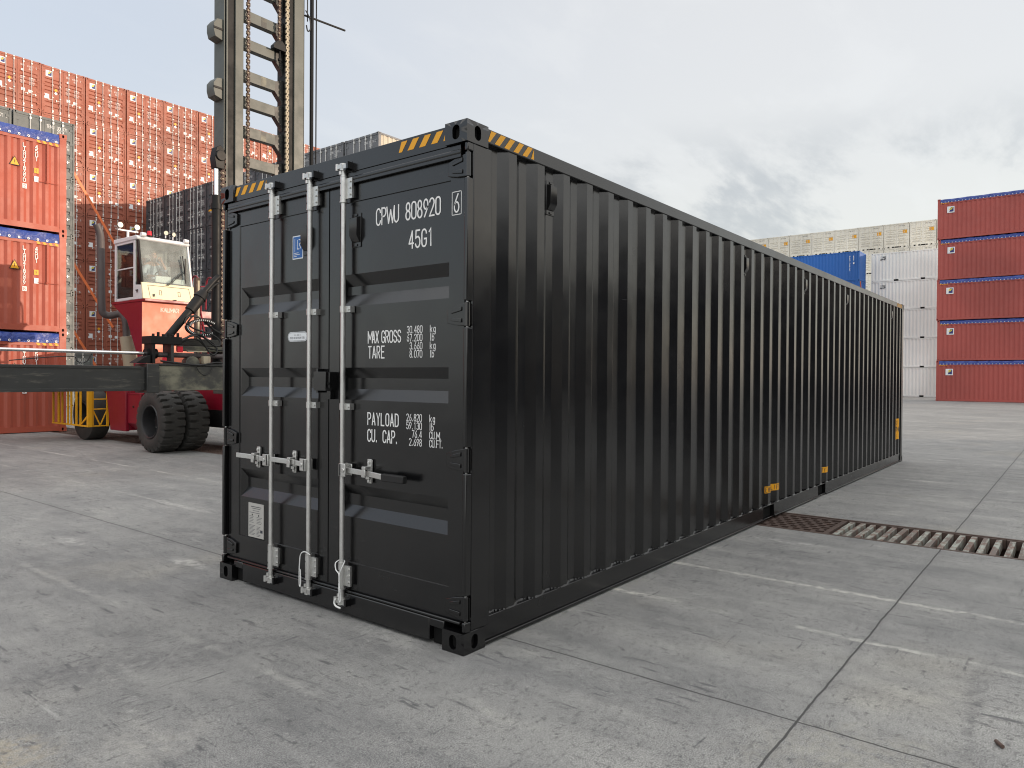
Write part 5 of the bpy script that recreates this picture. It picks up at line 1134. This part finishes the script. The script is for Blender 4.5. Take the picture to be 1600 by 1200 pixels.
# spreader
sp = empty('spreader', (0, 0, 0)); sp.parent = fk
mb = MB(); y0, y1 = 9.70, 10.0
mb.box((-2.2, y0+.012, 1.245), (2.86, y1, 1.635), 'beam'); mb.box((-2.2, y0, 1.60), (2.80, y0+.0118, 1.645), 'beam'); mb.box((-2.2, y0, 1.235), (2.80, y0+.0118, 1.285), 'beam'); fb(mb, 'telescopic_arm', sp, bevel=.006)
mb = MB(); mb.box((-2.5, 9.66, 1.15), (-2.21, 10.04, 1.75), 'boxbeam'); fb(mb, 'arm_end', sp, bevel=.01)
mb = MB(); mb.box((2.87, y0-.05, 1.20), (3.075, y1+.10, 1.69), 'beam'); fb(mb, 'collar', sp, bevel=.012)
mb = MB(); mb.box((3.08, y0-.02, 1.235), (7.9, y1+.12, 1.66), 'boxbeam'); mb.box((3.08, y0-.04, 1.661), (7.9, y1+.12, 1.70), 'beam'); mb.box((7.901, y0+.02, 1.25), (10.8, y1, 1.63), 'beam'); fb(mb, 'main_beam', sp, bevel=.008)
mb = MB(); mb.cyl((-2.2, 9.86, 1.865), (2.93, 9.86, 1.865), .026, 'chrome', 14); rd = fb(mb, 'piston_rod', sp, smooth=40)
mb = MB(); mb.cyl((3.10, 9.86, 1.85), (4.9, 9.86, 1.85), .045, 'pipe', 12); mb.cyl((2.93, 9.86, 1.865), (3.12, 9.86, 1.865), .085, 'grease', 14); fb(mb, 'cylinder', sp, smooth=40)
mb = MB()
mb.box((2.98, 9.70, 1.70), (3.03, 10.0, 2.05), 'grease'); mb.box((3.30, 9.70, 1.70), (3.35, 10.0, 2.05), 'beam'); mb.box((2.95, 9.68, 2.03), (3.48, 10.02, 2.16), 'grease')
for i in range(6): mb.cyl((3.0+.085*i, 9.72, 2.16), (3.0+.085*i, 9.72, 2.20+.03*(i % 2)), .025, 'grease', 8)
mb.prism([(2.72, 1.70), (2.96, 1.70), (2.96, 1.84), (2.86, 1.80)], 1, 9.72, 9.98, 'grease'); mb.box((3.14, 9.69, 1.72), (3.22, 9.70, 1.80), 'beacon'); mb.box((3.42, 9.72, 1.9), (3.52, 9.76, 2.0), 'beacon')
fb(mb, 'valve_block', sp, bevel=.006)
mb = MB()
mb.cyl((3.72, 9.76, 1.705), (3.72, 9.92, 1.705), .13, 'boxbeam', 20); mb.box((3.9, 9.72, 1.705), (4.03, 9.90, 1.84), 'muffler'); mb.box((3.56, 9.9, 1.93), (4.6, 10.05, 2.02), 'boxbeam'); mb.box((3.5, 10.06, 2.03), (4.4, 10.3, 2.16), 'beam'); mb.box((3.62, 9.74, 1.91), (3.98, 9.80, 1.93), 'muffler')
fb(mb, 'linkage', sp, bevel=.008)
# tilt boom, hoses, drag chain
mb = MB(); mb.cyl((3.36, 10.02, 2.12), (3.86, 10.02, 2.74), .068, 'grease', 12); mb.cyl((3.80, 10.02, 2.66), (4.0, 10.02, 2.92), .095, 'grease', 12, .10); mb.cyl((3.98, 10.02, 2.90), (4.07, 10.02, 3.02), .12, 'grease', 12, .08); fb(mb, 'tilt_cylinder', sp, smooth=40)
mb = MB()
mb.tube([(4.05, 10.02, 3.0), (4.15, 10.02, 3.12), (4.26, 10.02, 3.25), (4.36, 10.04, 3.34)], .05, 'grease', 8); mb.tube([(4.12, 10.0, 3.02), (4.25, 10.0, 3.16), (4.37, 10.02, 3.22)], .022, 'rubber', 6)
fb(mb, 'hose', sp, smooth=60)
HZS = [[(3.36, 9.75, 2.08), (3.50, 9.72, 2.10), (3.64, 9.72, 2.18), (3.78, 9.72, 2.19), (3.90, 9.74, 2.08), (4.02, 9.76, 1.92), (4.12, 9.78, 1.87), (4.20, 9.80, 1.95), (4.16, 9.82, 2.06), (4.0, 9.82, 2.16), (3.84, 9.84, 2.22)],
       [(3.48, 9.75, 2.11), (3.6, 9.76, 2.16), (3.72, 9.76, 2.22), (3.9, 9.78, 2.21), (4.1, 9.8, 2.06), (4.24, 9.82, 2.04), (4.28, 9.84, 2.12), (4.18, 9.86, 2.22), (4.0, 9.88, 2.28), (3.8, 9.9, 2.34), (3.68, 9.9, 2.42)],
       [(3.66, 9.94, 2.42), (3.70, 9.94, 2.52), (3.80, 9.94, 2.56), (3.95, 9.94, 2.53), (4.12, 9.96, 2.42), (4.28, 10.0, 2.33), (4.40, 10.04, 2.30)],
       [(3.7, 9.96, 2.40), (3.84, 9.96, 2.57), (4.0, 9.96, 2.50), (4.2, 9.98, 2.36), (4.42, 10.02, 2.26)],
       [(3.50, 9.8, 2.05), (3.66, 9.78, 2.13), (3.84, 9.78, 2.12), (4.0, 9.8, 2.0), (4.3, 9.84, 1.96), (4.42, 9.9, 2.0)],
       [(3.1, 9.66, 1.74), (3.5, 9.66, 1.70), (3.8, 9.66, 1.68), (4.1, 9.66, 1.73), (4.3, 9.67, 1.71)],
       [(3.72, 9.655, 1.66), (3.78, 9.65, 1.56), (3.88, 9.65, 1.50), (3.98, 9.65, 1.56), (4.02, 9.655, 1.66)],
       [(.9, 9.69, 1.70), (1.4, 9.69, 1.76), (1.75, 9.69, 1.78), (1.8, 9.69, 1.72), (1.88, 9.69, 1.68), (1.96, 9.69, 1.72), (2.0, 9.69, 1.80)]]
for i, h_ in enumerate(HZS):
    mb = MB(); mb.tube(h_, .016 if i < 6 else .008, 'rubber', 7); fb(mb, 'hose', sp, smooth=60)
mb = MB(); n = 34
for i in range(n):
    a = R(40+280*i/(n-1)); c = Vector((3.98+.26*math.cos(a)-(.04 if a > 3 else 0), 9.9, 2.36+.135*math.sin(a))); tv = Vector((-math.sin(a)*.26, 0, math.cos(a)*.135)).normalized(); nv = Vector((tv.z, 0, -tv.x))
    obox(mb, c, (tv*.014, Vector((0, .035, 0)), nv*.024), 'rubber'); obox(mb, c-Vector((0, .036, 0)), (tv*.006, Vector((0, .002, 0)), nv*.010), 'white_letter')
fb(mb, 'drag_chain', sp)
mb = MB(); mb.box((4.24, 10.62, 1.3), (4.33, 10.70, 3.35), 'rust'); mb.box((4.27, 10.615, 1.9), (4.31, 10.6198, 3.3), 'muffler'); fb(mb, 'hose_post', sp, bevel=.006)
# yellow guard and steps beside the rear wheel
mb = MB(); m = 'safety_yellow'; xg = 3.92
ya = [16.5, 16.2, 15.98, 15.66, 15.48, 15.2, 14.98]
mb.box((xg-.02, 14.63, .34), (xg+.02, 16.54, .375), m); mb.box((xg-.02, 14.63, 1.34), (xg+.02, 16.54, 1.375), m)
for i, y_ in enumerate(ya): mb.box((xg-.018, y_-(.05 if i == 1 else .02), .3752), (xg+.018, y_+.02, 1.3398), m)
mb.prism([(14.66, .52), (14.66, .58), (14.98, .38), (14.94, .376)], 0, xg-.012, xg+.012, m); fb(mb, 'guard_rail', bevel=.004)
mb = MB()
mb.box((3.90, 14.54, .34), (3.99, 14.62, 1.5), m); mb.box((4.30, 14.56, .34), (4.345, 14.60, 1.5), m); mb.box((3.995, 14.57, .34), (4.03, 14.60, 1.5), m)
for z_ in (.345, .72, .94, 1.18, 1.44): mb.box((4.031, 14.57, z_), (4.299, 14.60, z_+.025), m)
for x0, x1 in ((4.03, 4.17), (4.30, 4.17)):
    d = Vector((x1-x0, 0, -.31)).normalized(); obox(mb, Vector(((x0+x1)/2, 14.585, .525)), (d*.175, Vector((0, .010, 0)), Vector((-d.z, 0, d.x))*.012), m)
fb(mb, 'ladder', bevel=.003)
mb = MB(); mb.cyl((4.30, 13.0, 1.55), (4.30, 13.0, 1.75), .12, 'truck_red', 12); mb.box((3.1, 15.4, 1.30), (4.9, 16.9, 1.34), 'grease'); mb.box((4.2, 16.5, 1.34), (4.9, 16.9, 1.72), 'truck_red'); fb(mb, 'rear_deck', bevel=.01)

# ------------------------------------------------------------------ driver
def skin_mesh(name, pts, edges, rad, m, parent=None, sub=2, root=0):
    me = bpy.data.meshes.new(name); me.from_pydata(pts, edges, []); o = bpy.data.objects.new(name, me); COL.objects.link(o)
    s_ = o.modifiers.new('skin', 'SKIN'); s_.use_smooth_shade = True
    for i, r_ in enumerate(rad):
        sv = me.skin_vertices[0].data[i]; sv.radius = r_ if isinstance(r_, tuple) else (r_, r_); sv.use_root = (i == root)
    ss = o.modifiers.new('sub', 'SUBSURF'); ss.levels = sub; ss.render_levels = sub
    me.materials.append(MAT[m])
    if parent is not None: o.parent = parent
    return o
PX, PY, PZ = 5.33, 14.60, 3.60
def q(x_, y_, z_): return (PX+x_, PY+y_, PZ+z_)
# body: pelvis, spine, neck, head, two arms with hands, legs (local: facing -Y)
pts = [q(0, 0, .05), q(0, .02, .20), q(0, .02, .38), q(0, .0, .50), q(0, -.01, .56), q(0, -.03, .62), q(0, -.035, .70), q(0, -.03, .78)]
rad = [(.15, .11), (.14, .10), (.155, .105), (.10, .08), (.052, .052), (.066, .075), (.076, .092), (.062, .078)]
edg = [(i, i+1) for i in range(7)]
def add(p, r_, a): pts.append(q(*p)); rad.append(r_); edg.append((a, len(pts)-1)); return len(pts)-1
def fingers(w, d, up_, s_):
    """five fingers from the palm at index w along direction d"""
    base = Vector(pts[w])-Vector((PX, PY, PZ)); d = Vector(d).normalized(); u = Vector(up_).normalized(); sd = d.cross(u).normalized()
    for i, ln in enumerate((.062, .070, .066, .052)):
        o0 = base+sd*(.030-.020*i)*s_+d*.040; a = add(o0, .0095, w); b = add(o0+d*ln*.55+u*-.008, .0085, a); add(o0+d*ln*.8+u*-.030, .0075, b)
    a = add(base+sd*.034*s_+d*.005+u*-.012, .011, w); add(base+sd*.052*s_+d*.036+u*-.028, .009, a)
# right hand raised to the mouth (seen at +x side towards the camera's right), left arm resting
sh = add((.17, .0, .46), .062, 3); el = add((.25, -.13, .26), .047, sh); fo = add((.18, -.22, .40), .038, el); wr = add((.12, -.21, .52), .029, fo); pm = add((.095, -.195, .575), (.040, .022), wr); fingers(pm, (-.45, .1, .75), (0, 1, 0), 1)
sh = add((-.17, .0, .46), .062, 3); el = add((-.25, -.08, .22), .047, sh); fo = add((-.20, -.24, .18), .038, el); wr = add((-.13, -.36, .18), .029, fo); pm = add((-.10, -.42, .18), (.040, .022), wr); fingers(pm, (.3, -.9, -.1), (0, 0, 1), -1)
for s_ in (-1, 1):
    h = add((.09*s_, -.06, .02), .088, 0); kn = add((.11*s_, -.42, .06), .062, h); an = add((.11*s_, -.46, -.28), .042, kn); add((.11*s_, -.56, -.33), .036, an)
person = skin_mesh('person', pts, edg, rad, 'skin')
tag(person, 'person in a pale blue shirt driving, hand raised to the mouth, seen through the windscreen', 'person')
sp_ = pts; e2 = []; P2 = []; R2 = []
def sub_(idx, dr, m, nm, extra=()):
    mp = {j: i for i, j in enumerate(idx)}
    return skin_mesh(nm, [sp_[j] for j in idx], [(mp[a], mp[b]) for a, b in edg if a in mp and b in mp], [tuple(v+dr for v in (rad[j] if isinstance(rad[j], tuple) else (rad[j], rad[j]))) for j in idx], m, person)
armA = [8, 9, 10]; armB = [j for j in range(len(pts)) if False]
# indices of the second arm: shoulder follows the first hand's 3*4+2 finger vertices
iB = 8+5+14
sub_([0, 1, 2, 3, 8, 9, 10, iB, iB+1, iB+2], .014, 'shirt', 'shirt'); iL = iB+5+14
sub_([0, iL, iL+1, iL+2, iL+4, iL+5, iL+6], .012, 'trousers', 'trousers')
mb = MB(); hc = Vector(q(0, -.035, .715))
vs = []; fs = []
for i in range(9):
    for j in range(16):
        th_ = math.pi*.52*i/8; ph = 2*math.pi*j/16; rr = 1.0+.02*math.sin(5*ph)
        back = .5+.5*math.sin(ph); th2 = th_*(.72+.5*back)
        vs.append(hc+Vector((.082*math.sin(th2)*math.cos(ph)*rr, .098*math.sin(th2)*math.sin(ph)*rr+.006, .108*math.cos(th2)+.004)))
fs = [(i*16+j, i*16+(j+1) % 16, (i+1)*16+(j+1) % 16, (i+1)*16+j) for i in range(8) for j in range(16)]
mb.raw(vs, fs, 'hair'); mb.build('hair', person, smooth=60)
mb = MB(); fy = -.128
mb.raw([q(-.012, fy+.012, .680), q(.012, fy+.012, .680), q(0, fy-.016, .672), q(0, fy+.016, .722)], [(0, 1, 2), (0, 2, 3), (1, 3, 2)], 'skin'); mb.build('nose', person)
for s_ in (-1, 1):
    mb = MB(); mb.cyl(q(.030*s_, fy+.028, .716), q(.030*s_, fy+.018, .716), .009, 'dark_letter', 8); mb.build('eye', person)
    mb = MB(); mb.cyl(q(.074*s_, -.02, .700), q(.088*s_, -.01, .700), .026, 'skin', 10, .018); mb.build('ear', person, smooth=60)
mb = MB(); mb.box(q(-.022, fy+.012, .640), q(.022, fy+.026, .647), 'beacon'); mb.build('mouth', person)
